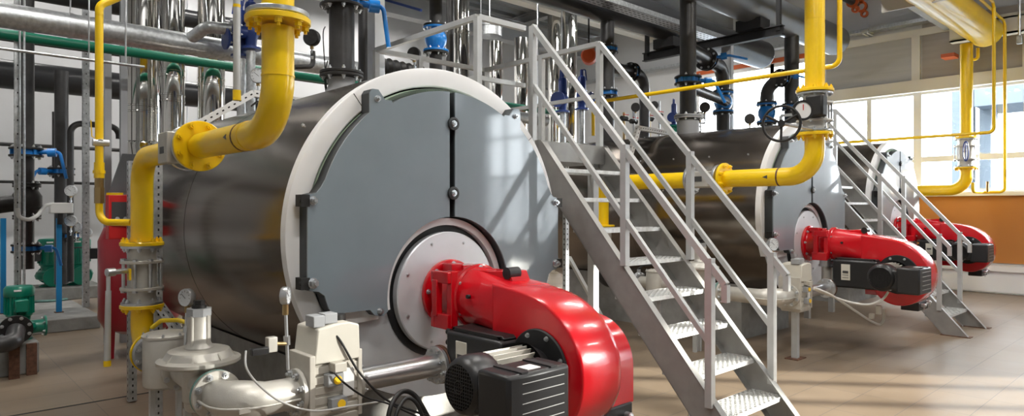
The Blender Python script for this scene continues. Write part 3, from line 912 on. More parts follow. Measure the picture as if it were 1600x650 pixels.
b = MB(); b.tube([hx, hx + V((0, 0, -.12))], .012, 12); b.tube([hx + V((0, 0, -.11)), hx + V((-.006, 0, -.53))], [.016, .019], 14); h = b.build('handle', 'rail_grey', v1)
b = MB(); b.cyl(hx + V((-.006, 0, -.525)), hx + V((-.006, 0, -.56)), .0205, 14); b.build('grip', 'yellow', h)
# thin yellow by-pass pipe at far left: down, ball valve, elbow into the down pipe
def bypass():
    tp = P(157, 8, Y=4.9); x = tp.x - .0
    x = P(155, 200, Y=4.9).x
    t = thing('gas_bypass_pipe', 'thin upright yellow pipe at far left, joined to the down pipe by an elbow', 'pipe', (x, 4.9, 1.5), 'yellow gas pipes')
    zb = P(170, 348, Y=4.75).z
    pipe('pipe', 'yellow', t, [(x, 4.9, 2.80), (x, 4.9, 1.86)], .024, n=16)
    pipe('top_elbow', 'yellow', t, [(x, 4.9, 2.79), (x, 4.9, 2.86), (x + .10, 4.9, 2.93), (x + .5, 4.9, 3.3)], .024, .06, n=16)
    pipe('lower_elbow', 'yellow', t, [(x, 4.9, 1.60), (x, 4.9, zb), (GX - .05, 4.70, zb)], .022, .08, n=16)
    b = MB(); b.cyl((x, 4.9, 1.60), (x, 4.9, 1.70), .030, 6); b.cyl((x, 4.9, 1.70), (x, 4.9, 1.76), .026, 16); b.build('union', 'brass', t)
    b = MB(); b.cyl((x, 4.9, 1.76), (x, 4.9, 1.86), .03, 16); b.cyl((x, 4.9, 1.79), (x, 4.9, 1.81), .036, 8); b.build('coupling', 'yellow', t)
    b = MB(); b.cyl((x - .0, 4.9, 1.99), (x, 4.86, 1.99), .018, 12); b.cyl((x - .04, 4.88, 1.985), (x + .05, 4.88, 1.985), .022, 12); b.build('ball_valve', 'zinc', t)
    b = MB(); b.bar((x - .02, 4.85, 2.0), (x - .05, 4.85, 2.02), .014, .004); b.bar((x - .05, 4.85, 2.02), (x - .055, 4.85, 2.12), .016, .004); b.build('valve_lever', 'yellow', t)
    b = MB(); b.bar((x + .03, 4.85, 1.66), (x + .12, 4.83, 1.66), .022, .014); b.build('lower_lever', 'yellow', t)
bypass()
# vent pipe: grey tube with yellow end hanging beside the big riser
vx = P(370, 80, Y=4.2)
t = thing('vent_pipe', 'grey vent pipe with yellow bottom end, hanging left of the thick yellow riser', 'pipe', (vx.x, 4.2, 2.4))
b = MB(); b.cyl((vx.x, 4.2, P(370, 142, Y=4.2).z), (vx.x, 4.2, 4.2), .0215, 16); b.build('tube', 'rail_grey', t)
b = MB(); b.cyl((vx.x, 4.2, P(370, 157, Y=4.2).z), (vx.x, 4.2, P(370, 141, Y=4.2).z), .0245, 16); b.build('end_cap', 'yellow', t)
b = MB(); b.cyl((vx.x, 4.2, P(370, 12, Y=4.2).z), (vx.x, 4.2, P(370, 7, Y=4.2).z), .0222, 16); b.build('paint_band', 'yellow', t)

def gas_train(ox, who, near):
    gx = GX + ox; bx = B1[0] + ox if near else B2[0]
    zt = .67
    D = V((ox, 0, 0))
    dy = 0 if near else .36
    # hand valve with lever
    t = thing('hand_valve', 'grey butterfly valve with a yellow lever, at the foot of the yellow pipe' if near else 'black and grey hand valve of the second gas train, seen through the staircase', 'valve', (gx, 4.38 + dy, .7))
    flange(t, (gx, 4.395 + dy, .70), (0, -1, 0), .115, .04, 'beam_grey', 8, .014, side=1)
    b = MB(); b.cyl((gx, 4.40 + dy, .80), (gx, 4.40 + dy, .845), .022, 16); b.build('neck', 'beam_grey', t)
    b = MB(); b.tube(fillet([(gx - .01, 4.40 + dy, .85), (gx + .03, 4.36 + dy, .895), (gx + .10, 4.28 + dy, .90), (gx + .20, 4.17 + dy, .865)], .03), [.013] * 1 + [.013] * 100 if False else .013, 10); b.build('lever', 'yellow_valve' if near else 'black_iron', t)
    # filter
    t = thing('gas_filter', 'round cast metal gas filter pot left of the regulator' if near else 'cast gas filter pot of the second gas train, behind the stair treads', 'filter', (gx, 4.16 + dy, .5))
    b = MB(); b.lathe([(0, -.17), (.10, -.17), (.118, -.155), (.12, -.13), (.12, .10), (.115, .115)], (gx, 4.15 + dy, .72), (0, 0, 1), 40)
    b.build('pot', 'cast_alu', t)
    b = MB(); b.lathe([(.126, .0), (.126, .012), (.11, .022), (.05, .032), (0, .034)], (gx, 4.15 + dy, .835), (0, 0, 1), 40); ld = b.build('lid', 'cast_alu', t)
    bolts(ld, (gx, 4.15 + dy, .848), (0, 0, 1), .115, 8, .008, .01)
    b = MB(); b.cyl((gx, 4.37 + dy, .70), (gx, 4.20 + dy, .70), .07, 24); b.build('inlet', 'cast_alu', t)
    b = MB(); b.cyl((gx, 4.10 + dy, .70), (gx, 3.86 + dy, .69), .062, 24); b.build('outlet', 'cast_alu', t)
    flange(t, (gx, 3.85 + dy, .69), (0, -1, 0), .105, .022, 'cast_alu', 8, .012, side=2)
    for s in (-1, 1):
        q = MB(); q.bb((gx + s * .07 - .012, 4.14 + dy, 0), (gx + s * .07 + .012, 4.18 + dy, .56)); q.build('leg', 'rail_grey', t)
    # regulator
    t = thing('pressure_regulator', 'gas pressure regulator with wide round diaphragm lid and tall spring tower, lower left' if near else 'second gas regulator with round lid and spring tower, seen through the near stairs', 'regulator', (gx, 3.58 + dy, .5))
    dz = 0 if near else .13
    c = (gx, 3.58 + dy, .80 + dz)
    b = MB(); b.lathe([(0, -.05), (.085, -.05), (.10, -.035), (.185, -.022), (.198, -.012), (.198, .004), (.186, .010), (.166, .014), (.145, .048), (.12, .056), (.07, .058), (0, .06)], c, (0, 0, 1), 56)
    ld = b.build('diaphragm_case', 'cast_alu', t)
    for k in range(8):
        a = 2 * PI * (k + .4) / 8; d = V((math.cos(a), math.sin(a), 0)); n_ = V((-d.y, d.x, 0))
        q = MB(); vs = [V(c) + d * .184 + V((0, 0, .008)), V(c) + d * .145 + V((0, 0, .008)), V(c) + d * .145 + V((0, 0, .046))]
        q.add([p + n_ * .004 for p in vs] + [p - n_ * .004 for p in vs], [(0, 1, 2), (5, 4, 3), (0, 3, 4, 1), (1, 4, 5, 2), (2, 5, 3, 0)]); q.build('rib', 'cast_alu', ld)
    b = MB(); b.lathe([(.07, .06), (.058, .08), (.055, .09), (.055, .225)], c, (0, 0, 1), 36); tw = b.build('spring_tower', 'cast_alu', t)
    for a in (.6, 2.2, 3.8, 5.2):
        d = V((math.cos(a), math.sin(a), 0)); q = MB(); q.cyl(V(c) + d * .056 + V((0, 0, .06)), V(c) + d * .056 + V((0, 0, .225)), .008, 8); q.build('rib', 'cast_alu', tw)
    b = MB(); b.cyl((gx, 3.58 + dy, 1.02 + dz), (gx, 3.58 + dy, 1.06 + dz), .061, 8); b.build('tower_cap', 'beam_grey', t)
    b = MB(); b.cyl((gx, 3.58 + dy, 1.06 + dz), (gx, 3.58 + dy, 1.075 + dz), .035, 20); b.cyl((gx, 3.58 + dy, 1.075 + dz), (gx, 3.58 + dy, 1.098 + dz), .028, 6); b.build('adjuster', 'black_iron', t)
    b = MB(); b.lathe([(0, -.26 - dz), (.055, -.26 - dz), (.066, -.25 - dz), (.07, -.235 - dz), (.07, -.215 - dz), (.078, -.205 - dz), (.078, -.04)], c, (0, 0, 1), 36); b.build('lower_body', 'cast_alu', t)
    b = MB(); b.cyl((gx, 3.84 + dy, .69), (gx, 3.62 + dy, .68), .065, 28); b.cyl((gx, 3.55 + dy, .68), (gx, 3.36 + dy, .67), .068, 28); b.build('body_pipe', 'cast_alu', t)
    flange(t, (gx, 3.35 + dy, .67), (0, -1, 0), .115, .02, 'green_gasket', 8, .013, side=-1)
    for s in (-1, 1):
        q = MB(); q.bb((gx + s * .045 - .015, 3.60 + dy, 0), (gx + s * .045 + .015, 3.64 + dy, .545)); q.build('leg', 'rail_grey', t)
    # elbow
    t = thing('cast_elbow', 'fat cast elbow pipe joining the regulator to the gas valve block' if near else 'cast elbow of the second gas train, between stairs and boiler', 'pipe', (gx, 3.2, .67))
    flange(t, (gx, 3.325 + dy, .67), (0, -1, 0), .115, .02, 'cast_alu', 8, .014, side=1)
    YL = 3.10
    b = MB(); pts = fillet([(gx, 3.32 + dy, .67), (gx, YL, .67), (gx + .29, YL, .67)], .15, 12)
    b.tube(pts, [.075 + .018 * math.sin(PI * i / (len(pts) - 1)) for i in range(len(pts))], 28); el = b.build('bend', 'cast_alu', t, ang=70)
    b = MB(); b.tube([p + V((0, 0, -.02)) + (p - V((gx + .15, YL + .15, .67))).normalized() * .0 for p in pts], .0, 6) if False else None
    q = MB(); q.tube(fillet([(gx - .09, 3.31, .66), (gx - .09, YL - .09, .66), (gx + .28, YL - .09, .66)], .2, 12), .006, 8); q.build('mould_seam', 'cast_alu', el)
    q = MB(); q.box((gx + .02, YL - .075, .655), (.05, .012, .022)); q.build('name_boss', 'cast_alu', el)
    flange(t, (gx + .30, YL, .67), (1, 0, 0), .115, .022, 'cast_alu', 8, .014, side=-1)
    # valve block
    x0, x1 = gx + .325, gx + .585
    t = thing('gas_valve_block', 'boxy cream double gas valve with two yellow buttons, front lower centre' if near else 'boxy cream gas valve of the second train with yellow buttons and wires', 'valve', ((x0 + x1) / 2, YL, .45))
    q = MB(); q.bb((x0 - .012, YL - .115, .53), (x0 + .018, YL + .115, .86)); q.build('inlet_plate', 'cream_dark', t, bevel=.004)
    q = MB(); q.bb((x0 + .015, YL - .10, .50), (x1 - .01, YL + .10, .81)); bd = q.build('valve_body', 'cream_dark', t, bevel=.006)
    for k in range(6):
        q = MB(); q.bb((x0 + .012, YL - .106, .515 + k * .05), (x1 - .006, YL + .106, .552 + k * .05)); q.build('cooling_fin', 'cream_dark', bd, bevel=.003)
    # drive housing with its sloped shoulders
    poly = [(x0 + .01, .815), (x1 - .0, .815), (x1 - .006, .985), (x1 - .05, 1.0), (x0 + .12, 1.0), (x0 + .03, .985)]
    q = MB(); q.prism(poly, (0, YL - .115, 0), EX, EZ, YN, .23); q.build('drive_housing', 'cream', t, bevel=.008)
    q = MB(); q.bb((x0 + .02, YL - .09, .99), (x0 + .08, YL + .0, 1.045)); q.bb((x0 + .08, YL - .085, 1.0), (x0 + .15, YL - .01, 1.05)); q.build('limit_switch', 'beam_grey', t, bevel=.004)
    q = MB(); q.cyl((x1 - .06, YL + .02, .99), (x1 - .06, YL + .02, 1.025), .045, 28); q.build('cap', 'black_iron', t)
    for i, (dx, z) in enumerate(((.115, .735), (.135, .615))):
        q = MB(); q.bb((x0 + dx - .05, YL - .15, z - .03), (x0 + dx + .035, YL - .10, z + .03)); pb = q.build('pressure_switch', 'beam_grey', t, bevel=.004)
        q = MB(); q.cyl((x0 + dx, YL - .149, z), (x0 + dx, YL - .156, z), .021, 24); q.build('yellow_button', 'amber', pb)
    q = MB(); q.bb((x0 + .09, YL - .17, .775), (x0 + .155, YL - .10, .82)); q.build('junction_box', 'cream_dark', t, bevel=.004)
    q = MB(); q.bb((x0 + .165, YL - .113, .635), (x0 + .225, YL - .103, .775)); q.build('rating_plate', 'label_white', t)
    q = MB(); q.bb((x1 - .012, YL - .115, .53), (x1 + .01, YL + .115, .86)); q.build('outlet_plate', 'cream_dark', t, bevel=.004)
    if not near or near:
        q = MB(); q.bb(((x0 + x1) / 2 - .03, YL - .03, .01), ((x0 + x1) / 2 + .03, YL + .03, .50)); lg = q.build('support_leg', 'rail_grey', t)
        q = MB(); q.bb(((x0 + x1) / 2 - .10, YL - .07, 0), ((x0 + x1) / 2 + .10, YL + .07, .01)); q.build('foot_plate', 'rust', lg)
    # outlet pipe to the burner
    xe = bx - .335
    t = thing('gas_outlet_pipe', 'shiny steel gas pipe with bolted flange, from valve block to red burner' if near else 'short steel gas pipe from the second valve block to the second burner', 'pipe', (x1 + .03, YL, .67))
    flange(t, (x1 + .025, YL, .67), (1, 0, 0), .105, .022, 'cast_alu', 8, .012, side=1)
    b = MB(); b.cyl((x1 + .03, YL, .67), (xe - .02, YL, .67), .062, 32); b.build('pipe', 'steel', t)
    flange(t, (xe - .01, YL, .67), (-1, 0, 0), .108, .024, 'steel', 8, .013, side=1)
    flange(t, (xe + .017, YL, .67), (1, 0, 0), .110, .022, 'rust', 0)
    pz = (B1[2] if near else B2[2]) - .38 - .265
    pipe('burner_elbow', 'rust' if near else 'cast_alu', t, [(xe + .02, YL, .67), (bx - .02, YL, .67), (bx - .02, YL + .125, .67 + .02), (bx - .02, YL + .125, pz)] if False else [(xe + .02, YL, .67), (bx - .02, YL + .06, .67), (bx - .02, YL + .125, .70), (bx - .02, YL + .125, pz)], .055, .05)
gas_train(0, '', True)
gas_train(5.30, '', False)
YL = 3.10
gauge('pressure_gauge', 'round dial pressure gauge on a stem behind the regulator tower', P(289, 465, Y=3.95), (-.95, -.45, .05), .049, P(289, 545, Y=3.95))
gauge('pressure_gauge', 'round silver pressure gauge standing on the cream gas valve', P(450, 462, Y=3.06), (.72, -.6, .0), .043, P(450, 578, Y=3.06))
gauge('pressure_gauge', 'small white dial gauge beside the second boiler front, right of the near stairs', P(1209, 382, Y=3.05), (-.35, -1, .0), .062, P(1209, 425, Y=3.05))
# small pressure switch block with its cable left of the silver gauge
c = P(424, 538, Y=3.06)
t = thing('pressure_switch', 'small grey pressure switch box screwed to the side of the silver gauge stem', 'switch', tuple(c))
q = MB(); q.box(c, (.045, .04, .07)); q.build('switch_body', 'cast_alu', t, bevel=.004)
q = MB(); q.box(c + V((-.06, -.01, -.022)), (.08, .035, .032)); q.build('cable_plug', 'black_plastic', t, bevel=.004)
q = MB(); q.cyl(c + V((.02, 0, 0)), P(447, 537, Y=3.06), .009, 10); q.build('nipple', 'brass', t)
def cable(label, pts, r=.006, m='cable_black', name='cable'):
    b = MB()
    P_ = [V(p) for p in pts]; out = []
    for i in range(len(P_) - 1):
        p0 = P_[max(i - 1, 0)]; p1 = P_[i]; p2 = P_[i + 1]; p3 = P_[min(i + 2, len(P_) - 1)]
        for k in range(8):
            s = k / 8
            out.append(.5 * ((2 * p1) + (p2 - p0) * s + (2 * p0 - 5 * p1 + 4 * p2 - p3) * s * s + (3 * p1 - p0 - 3 * p2 + p3) * s ** 3))
    out.append(P_[-1])
    b.tube(out, r, 8)
    return tag(b.build(name, m, ang=80), label, 'cable')
def px(*l): return [P(u, v, Y=y) for u, v, y in l]
cable('thin grey cable looping from the small pressure switch down to the gas valve', px((384, 548, 3.0), (385, 575, 2.97), (405, 602, 2.95), (440, 628, 2.93), (490, 642, 2.92), (545, 635, 2.95), (590, 628, 3.0)), .005, 'cable_grey')
cable('black cable running from the top of the gas valve down to the burner', px((508, 512, 3.05), (530, 530, 2.98), (560, 580, 2.97), (600, 622, 2.95), (640, 640, 2.9), (700, 660, 2.85)), .006)
cable('black cable from the small junction box on the gas valve', px((522, 582, 2.93), (540, 600, 2.92), (570, 620, 2.95), (610, 632, 2.92), (660, 655, 2.88)), .005)
cable('thick black cable loop lying under the steel gas pipe', px((605, 660, 2.9), (612, 632, 2.92), (628, 612, 2.95), (648, 618, 2.95), (668, 650, 2.9), (690, 690, 2.85)), .013)
cable('second thick black cable loop beside the first, under the steel gas pipe', px((615, 665, 2.86), (622, 640, 2.88), (636, 622, 2.9), (652, 632, 2.88), (664, 665, 2.85)), .010)
cable('white cable hanging from the second burner in a loop above the floor', px((1272, 450, 2.9), (1300, 462, 2.85), (1335, 485, 2.8), (1358, 500, 2.75), (1374, 507, 2.7), (1381, 498, 2.65), (1380, 482, 2.62)), .014, 'cable_white')
cable('second white cable hanging under the second burner', px((1272, 452, 2.92), (1320, 470, 2.8), (1355, 476, 2.6), (1378, 468, 2.45), (1388, 456, 2.4)), .012, 'cable_white')
cable('black hose lying on the floor behind the near staircase', [P(1125, 500, Z=.02), P(1150, 510, Z=.02), P(1185, 513, Z=.02), P(1205, 505, Z=.02), P(1225, 495, Z=.02)], .02)
t = thing('cable_plug', 'white plug box hanging at the end of the cable below the second burner', 'plug', tuple(P(1374, 484, Y=2.62)))
q = MB(); q.box(P(1373, 484, Y=2.62), (.05, .05, .10)); q.build('plug_body', 'cream', t, bevel=.008)
t = thing('cable_plug', 'smaller white plug hanging left of the other plug below the second burner', 'plug', tuple(P(1362, 494, Y=2.7)))
q = MB(); q.box(P(1362, 494, Y=2.7), (.05, .05, .06)); q.build('plug_body', 'cream', t, bevel=.008)

# second boiler's gas pipe
G2 = 6.30
g2 = thing('gas_pipe', 'thick yellow gas pipe coming down to the second boiler, right of the stairs', 'pipe', (G2, 2.654, 1.88), 'yellow gas pipes')
R2 = .088
pipe('elbow_pipe', 'yellow', g2, [(G2, 2.654, 2.25), (G2, 2.654, 1.872), (G2, 3.56, 1.872)], R2, .24)
pipe('upper_riser', 'yellow', g2, [(G2, 2.654, 2.67), (G2, 2.654, 4.45)], R2)
flange(g2, (G2, 2.654, 2.26), (0, 0, -1), .165, .028, 'yellow', 8, .018, 'yellow', side=1)
flange(g2, (G2, 2.654, 2.665), (0, 0, 1), .165, .028, 'yellow', 8, .018, 'yellow', side=1)
flange(g2, (G2, 3.575, 1.872), (0, -1, 0), .165, .03, 'yellow', 8, .018, 'yellow', side=1)
b = MB(); b.ring((G2, 2.654, 3.33), (G2, 2.654, 3.337), R2 + .002, R2 - .005, 32); b.build('weld_seam', 'yellow', g2)
q = MB(); q.ring((G2, 2.98, 1.872), (G2, 2.996, 1.872), R2 + .002, R2 - .005, 32); q.build('band_mark', 'rust', g2)
q = MB(); q.prism([(-.026, -.018), (.026, 0), (-.026, .018)], (G2 - R2 - .001, 3.10, 1.872), (0, 1, 0), EZ, EX, .003); q.build('flow_arrow', 'label_dark', g2)
v2 = thing('flanged_valve', 'grey flanged gate valve with dial and black handwheel, in the yellow riser by the windows', 'valve', (G2, 2.654, 2.3))
wafer_valve(v2, (G2, 2.654, 2.4625), (0, 0, 1), .155, .345)
q = MB(); q.bb((G2 - .20, 2.50, 2.40), (G2 - .08, 2.66, 2.60)); gb = q.build('gearbox', 'black_iron', v2, bevel=.02)
dc = P(1253, 173, Y=2.49)
q = MB(); q.cyl(dc, dc + V((-.012, -.012, 0)) * 1.4, .07, 32); dl = q.build('dial', 'label_white', v2)
q = MB(); q.ring(dc, dc + V((-.012, -.012, 0)) * 1.7, .088, .068, 32); q.build('dial_rim', 'black_iron', dl)
q = MB(); q.bar(dc + V((-.022, -.022, 0)), dc + V((-.022, -.022, .05)), .006, .004); q.build('pointer', 'red_frame', dl)
hc = P(1221, 193, Y=2.62); ha = V((-1, -.35, 0)).normalized()
q = MB(); q.cyl(hc, V((G2 - .12, 2.62, hc.z)), .014, 12); sh_ = q.build('handwheel_shaft', 'zinc', v2)
x_, y_, z_ = frame(ha)
q = MB(); q.tube([hc + (x_ * math.cos(2 * PI * k / 40) + y_ * math.sin(2 * PI * k / 40)) * .15 for k in range(41)], .012, 10, caps=False)
for k in range(3):
    d_ = x_ * math.cos(2 * PI * k / 3 + .5) + y_ * math.sin(2 * PI * k / 3 + .5); q.cyl(hc, hc + d_ * .15, .011, 8)
q.cyl(hc - ha * .02, hc + ha * .025, .03, 16)
q.build('handwheel', 'black_iron', v2)
s2 = thing('shut_off_valve', 'grey flanged shut-off valve left of the second yellow flange, seen past the stair rail', 'valve', (G2, 3.7, 1.87))
flange(s2, (G2, 3.64, 1.872), (0, 1, 0), .15, .03, 'zinc', 0)
q = MB(); q.cyl((G2, 3.655, 1.872), (G2, 3.95, 1.872), .09, 28); q.build('body', 'cast_alu', s2)
flange(s2, (G2, 3.965, 1.872), (0, 1, 0), .16, .03, 'zinc', 8, .016, side=-1)
q = MB(); q.bb((G2 - .17, 3.67, 1.79), (G2 - .06, 3.92, 1.95)); ac = q.build('actuator', 'cast_alu', s2, bevel=.006)
q = MB(); q.bb((G2 - .174, 3.74, 1.845), (G2 - .169, 3.84, 1.90)); q.build('window', 'label_dark', ac)
d2 = thing('gas_down_pipe', 'yellow gas pipe behind the near stairs, turning down beside the second boiler', 'pipe', (G2, 5.3, 1.0), 'yellow gas pipes')
pipe('elbow_pipe', 'yellow', d2, [(G2, 3.985, 1.872), (G2, 5.22, 1.872), (G2, 5.22, 1.36)], R2, .2)
flange(d2, (G2, 5.22, 1.355), (0, 0, 1), .16, .022, 'yellow', 0)
b = MB(); b.cyl((G2, 5.22, 1.0), (G2, 5.22, 1.345), .12, 32); b.build('valve_body', 'cast_alu', d2)
q = MB(); q.bb((G2 - .13, 5.10, 1.12), (G2 - .115, 5.16, 1.24)); q.build('yellow_tag', 'yellow', d2)
pipe('lower_elbow', 'black_iron', d2, [(G2, 5.22, 1.0), (G2, 5.22, .70), (G2, 4.9, .70)], R2, .15)
b = MB(); b.cyl((GX + 5.3, 4.77, .70), (GX + 5.3, 4.92, .70), .07, 20); b.build('reducer', 'black_iron', d2)
# third riser by the windows
G3, Y3 = 13.8, 3.18
g3 = thing('gas_pipe', 'thinner-looking yellow gas pipe coming down in front of the windows at far right', 'pipe', (G3, Y3, 1.88), 'yellow gas pipes')
R3 = .098
pipe('elbow_pipe', 'yellow', g3, [(G3, Y3, 2.27), (G3, Y3, 1.89), (G3, 7.2, 1.89)], R3, .26)
pipe('upper_riser', 'yellow', g3, [(G3, Y3, 2.80), (G3, Y3, 4.45)], R3)
flange(g3, (G3, Y3, 2.275), (0, 0, 1), .19, .025, 'yellow', 8, .018, 'yellow', side=-1)
flange(g3, (G3, Y3, 2.80), (0, 0, 1), .19, .025, 'yellow', 8, .018, 'yellow', side=1)
v3 = thing('flanged_valve', 'grey flanged valve with studs in the far right yellow pipe, against the windows', 'valve', (G3, Y3, 2.3))
wafer_valve(v3, (G3, Y3, 2.537), (0, 0, 1), .185, .49)
q = MB(); q.tube([V((G3 - .26, Y3 - .05, 2.55)) + V((0, math.cos(2 * PI * k / 24) * .04, math.sin(2 * PI * k / 24) * .17)) for k in range(25)], .010, 8, caps=False); q.cyl((G3 - .26, Y3 - .05, 2.55), (G3 - .15, Y3 - .02, 2.55), .012, 8); q.bar((G3 - .26, Y3 - .05, 2.38), (G3 - .26, Y3 - .05, 2.72), .012, .012); q.build('handwheel', 'blue_dark', v3)
# overhead header
hd = thing('gas_header', 'very thick yellow gas header pipe overhead at upper right, ending in a domed cap', 'pipe', (9.0, 2.95, 4.6), 'yellow gas pipes')
RH = .25; HY, HZc = 2.95, 4.66
b = MB(); b.cyl((-1.5, HY, HZc), (14.05, HY, HZc), RH, 48); hb_ = b.build('header', 'yellow', hd)
for xx in (1.0, 4.0, 7.6, 10.2):
    q = MB(); q.bb((xx - .05, HY - .03, HZc + RH - .01), (xx + .05, HY + .03, 6.55)); q.build('hanger', 'beam_grey', hd)
b = MB(); b.lathe([(RH, 0), (RH + .004, .01), (RH * .96, .07), (RH * .75, .13), (RH * .4, .165), (0, .175)], (14.05, HY, HZc), (1, 0, 0), 48); b.build('domed_cap', 'yellow', hd)
# thin yellow vent lines
def vent(label, pts, r, name='gas_vent_pipe', bend=.08, clamps=()):
    t = thing(name, label, 'pipe', tuple(pts[0]), 'thin yellow vent pipes')
    pipe('tube', 'yellow', t, pts, r, bend, n=14)
    return t
VX = 6.74
vent('thin yellow pipe crossing over the near stairs, bending up beside the second riser', [(VX, P(927, 205, X=VX).y, P(927, 212, X=VX).z), (VX, P(927, 160, X=VX).y, 2.96), (VX, 2.60, 2.96), (VX, 2.60, 4.5)], .024)
VX = 12.75
vent('thin yellow pipe across the windows above the farthest boiler, bending up', [(VX, 5.0, 2.77), (VX, 2.57, 2.77), (VX, 2.57, 4.75)], .026)
a_ = P(1570, 40, Y=2.70); b_ = P(1570, 300, Y=2.70); c_ = P(1520, 302, Y=3.05)
v = vent('thin yellow drop pipe at the far right edge, returning left above the orange panel', [(a_.x, 2.70, 4.75), (b_.x, 2.70, b_.z), (c_.x + .5, 3.02, b_.z), (c_.x, 3.05, b_.z), (c_.x, 3.05, b_.z + .16)], .026)
q = MB(); p_ = P(1543, 300, Y=2.88); q.cyl(p_, p_ + V((0, 0, .18)), .022, 10); q.build('bleed_cock', 'brass', v)
for (u0, y0) in ((1553, 2.57), (1570, 2.70)):
    a_ = P(u0, 60, Y=y0)
    q = vent('thin yellow pipe running overhead beside the header to the ' + ('nearer' if u0 == 1553 else 'right-hand') + ' drop pipe', [(a_.x + (.0), y0, 4.74), (a_.x - .08, y0, 4.82), (5.0, y0 - .12, 4.86)], .022, bend=.05)
a_ = P(1528, 70, X=14.6)
vent('short yellow pipe stub hooking up behind the far right riser', [tuple(P(1519, 93, X=14.4)), tuple(P(1528, 93, X=14.4)), tuple(P(1528, 75, X=14.4))], .026, bend=.05)
# ---------------------------------------------------------------- pipework of the hall
def upright(label, u, Y, v_top, v_bot, r, m='black_pipe', group='upright pipes', name='pipe', X=None, z0=None, z1=None):
    p = P(u, 200, Y=Y)
    x = p.x
    z1 = z1 if z1 is not None else P(u, v_top, Y=Y).z
    z0 = z0 if z0 is not None else P(u, v_bot, Y=Y).z
    t = thing(name, label, 'pipe', (x, Y, z0), group)
    b = MB(); b.cyl((x, Y, z0), (x, Y, z1), r, 28); b.build('tube', m, t)
    return t, x
def lengthwise(label, x0, x1, Y, Z, r, m, group='pipes along the hall', name='pipe', n=28, hang=(.08, .93)):
    t = thing(name, label, 'pipe', ((x0 + x1) / 2, Y, Z), group)
    b = MB(); b.cyl((x0, Y, Z), (x1, Y, Z), r, n); b.build('tube', m, t)
    for f in hang:
        xx = x0 + (x1 - x0) * f
        q = MB(); q.cyl((xx, Y, Z + r - .005), (xx, Y, 6.6), .008, 8); q.build('hanger', 'zinc', t)
    return t
def pair(parent, c, axis, r, gap, m='black_iron', nb=8, th=.022):
    z = V(axis).normalized(); c = V(c)
    for s in (-1, 1):
        f = flange(parent, c + z * s * (gap / 2 + th / 2), z, r, th, m, nb, r * .085, side=s, bm='zinc')
def butterfly(label, c, r, axis=(0, 0, 1), out=(1, 0, 0), lever=None, group='blue butterfly valves', bm='zinc', gear=True):
    t = thing('butterfly_valve', label, 'valve', tuple(c), group)
    c = V(c); z = V(axis).normalized(); o = V(out).normalized()
    g = r * .36
    pair(t, c, z, r, g, 'black_iron')
    b = MB(); b.cyl(c - z * g / 2, c + z * g / 2, r * .74, 28)
    bd = b.build('body', 'blue_valve', t)
    x, y, zz = frame(z)
    for k in range(6):
        a = 2 * PI * (k + .5) / 6; d = x * math.cos(a) + y * math.sin(a)
        q = MB(); q.cyl(c + d * r * .82 - z * g / 2, c + d * r * .82 + z * g / 2, r * .1, 10); q.build('bolt_lug', 'blue_valve', bd)
    if gear:
        b = MB(); b.cyl(c + o * r * .7, c + o * r * 1.3, r * .16, 14); b.cyl(c + o * r * 1.25 - z * r * .05, c + o * r * 1.75 - z * r * .05, r * .3, 20); b.build('gear_neck', 'blue_valve', t)
        s = V(lever) if lever is not None else o * r * 1.2 - z * r * .3
        p0 = c + o * r * 1.6
        b = MB(); b.tube(fillet([p0, p0 + o * r * .35, p0 + o * r * .35 + s], r * .3, 6), r * .11, 10); b.build('lever', 'blue_valve', t)
    return t
def check_valve(label, c, r, axis=(0, 0, 1), group='blue check valves'):
    t = thing('check_valve', label, 'valve', tuple(c), group)
    c = V(c); z = V(axis).normalized(); h = r * .95
    b = MB(); b.lathe([(0, -h), (r * .55, -h), (r * .62, -h * .72), (r * .82, -h * .3), (r * .86, 0), (r * .82, h * .3), (r * .62, h * .72), (r * .55, h), (0, h)], c, z, 36); b.build('body', 'blue_valve', t)
    for s in (-1, 1):
        flange(t, c + z * s * h * .93, z, r, r * .16, 'blue_valve', 8, r * .09, side=-s)
        flange(t, c + z * s * (h * .93 + r * .17), z, r * .98, r * .16, 'black_iron', 8, r * .08, side=s)
    return t
def safety_valve(label, c, s, out=(1, 0, 0), m='blue_dark', group='dark blue safety valves'):
    # angle safety valve standing at c, overall height about 3 s
    t = thing('safety_valve', label, 'valve', tuple(c), group)
    c = V(c); o = V(out).normalized(); up = V((0, 0, 1))
    b = MB(); b.lathe([(0, 0), (.5 * s, 0), (.5 * s, .12 * s), (.28 * s, .16 * s), (.3 * s, .5 * s), (.42 * s, .8 * s), (.42 * s, 1.1 * s), (.3 * s, 1.3 * s), (.38 * s, 1.34 * s), (.38 * s, 1.44 * s), (0, 1.44 * s)], c, up, 28); b.build('body', m, t)
    b = MB(); b.lathe([(0, 1.44 * s), (.30 * s, 1.44 * s), (.30 * s, 2.3 * s), (.24 * s, 2.45 * s), (.13 * s, 2.5 * s), (.12 * s, 2.95 * s), (0, 3.0 * s)], c, up, 24); b.build('spring_bonnet', m, t)
    b = MB(); b.tube(fillet([c + up * 2.9 * s, c + up * 3.02 * s + o * .3 * s, c + up * 2.2 * s + o * .42 * s], .1 * s, 5), .05 * s, 8); b.build('lift_lever', m, t)
    b = MB(); b.cyl(c + up * .85 * s, c + up * .85 * s + o * .7 * s, .32 * s, 24); b.build('outlet', m, t)
    flange(t, c + up * .85 * s + o * .74 * s, o, .55 * s, .12 * s, m, 6, .06 * s, side=-1)
    return t
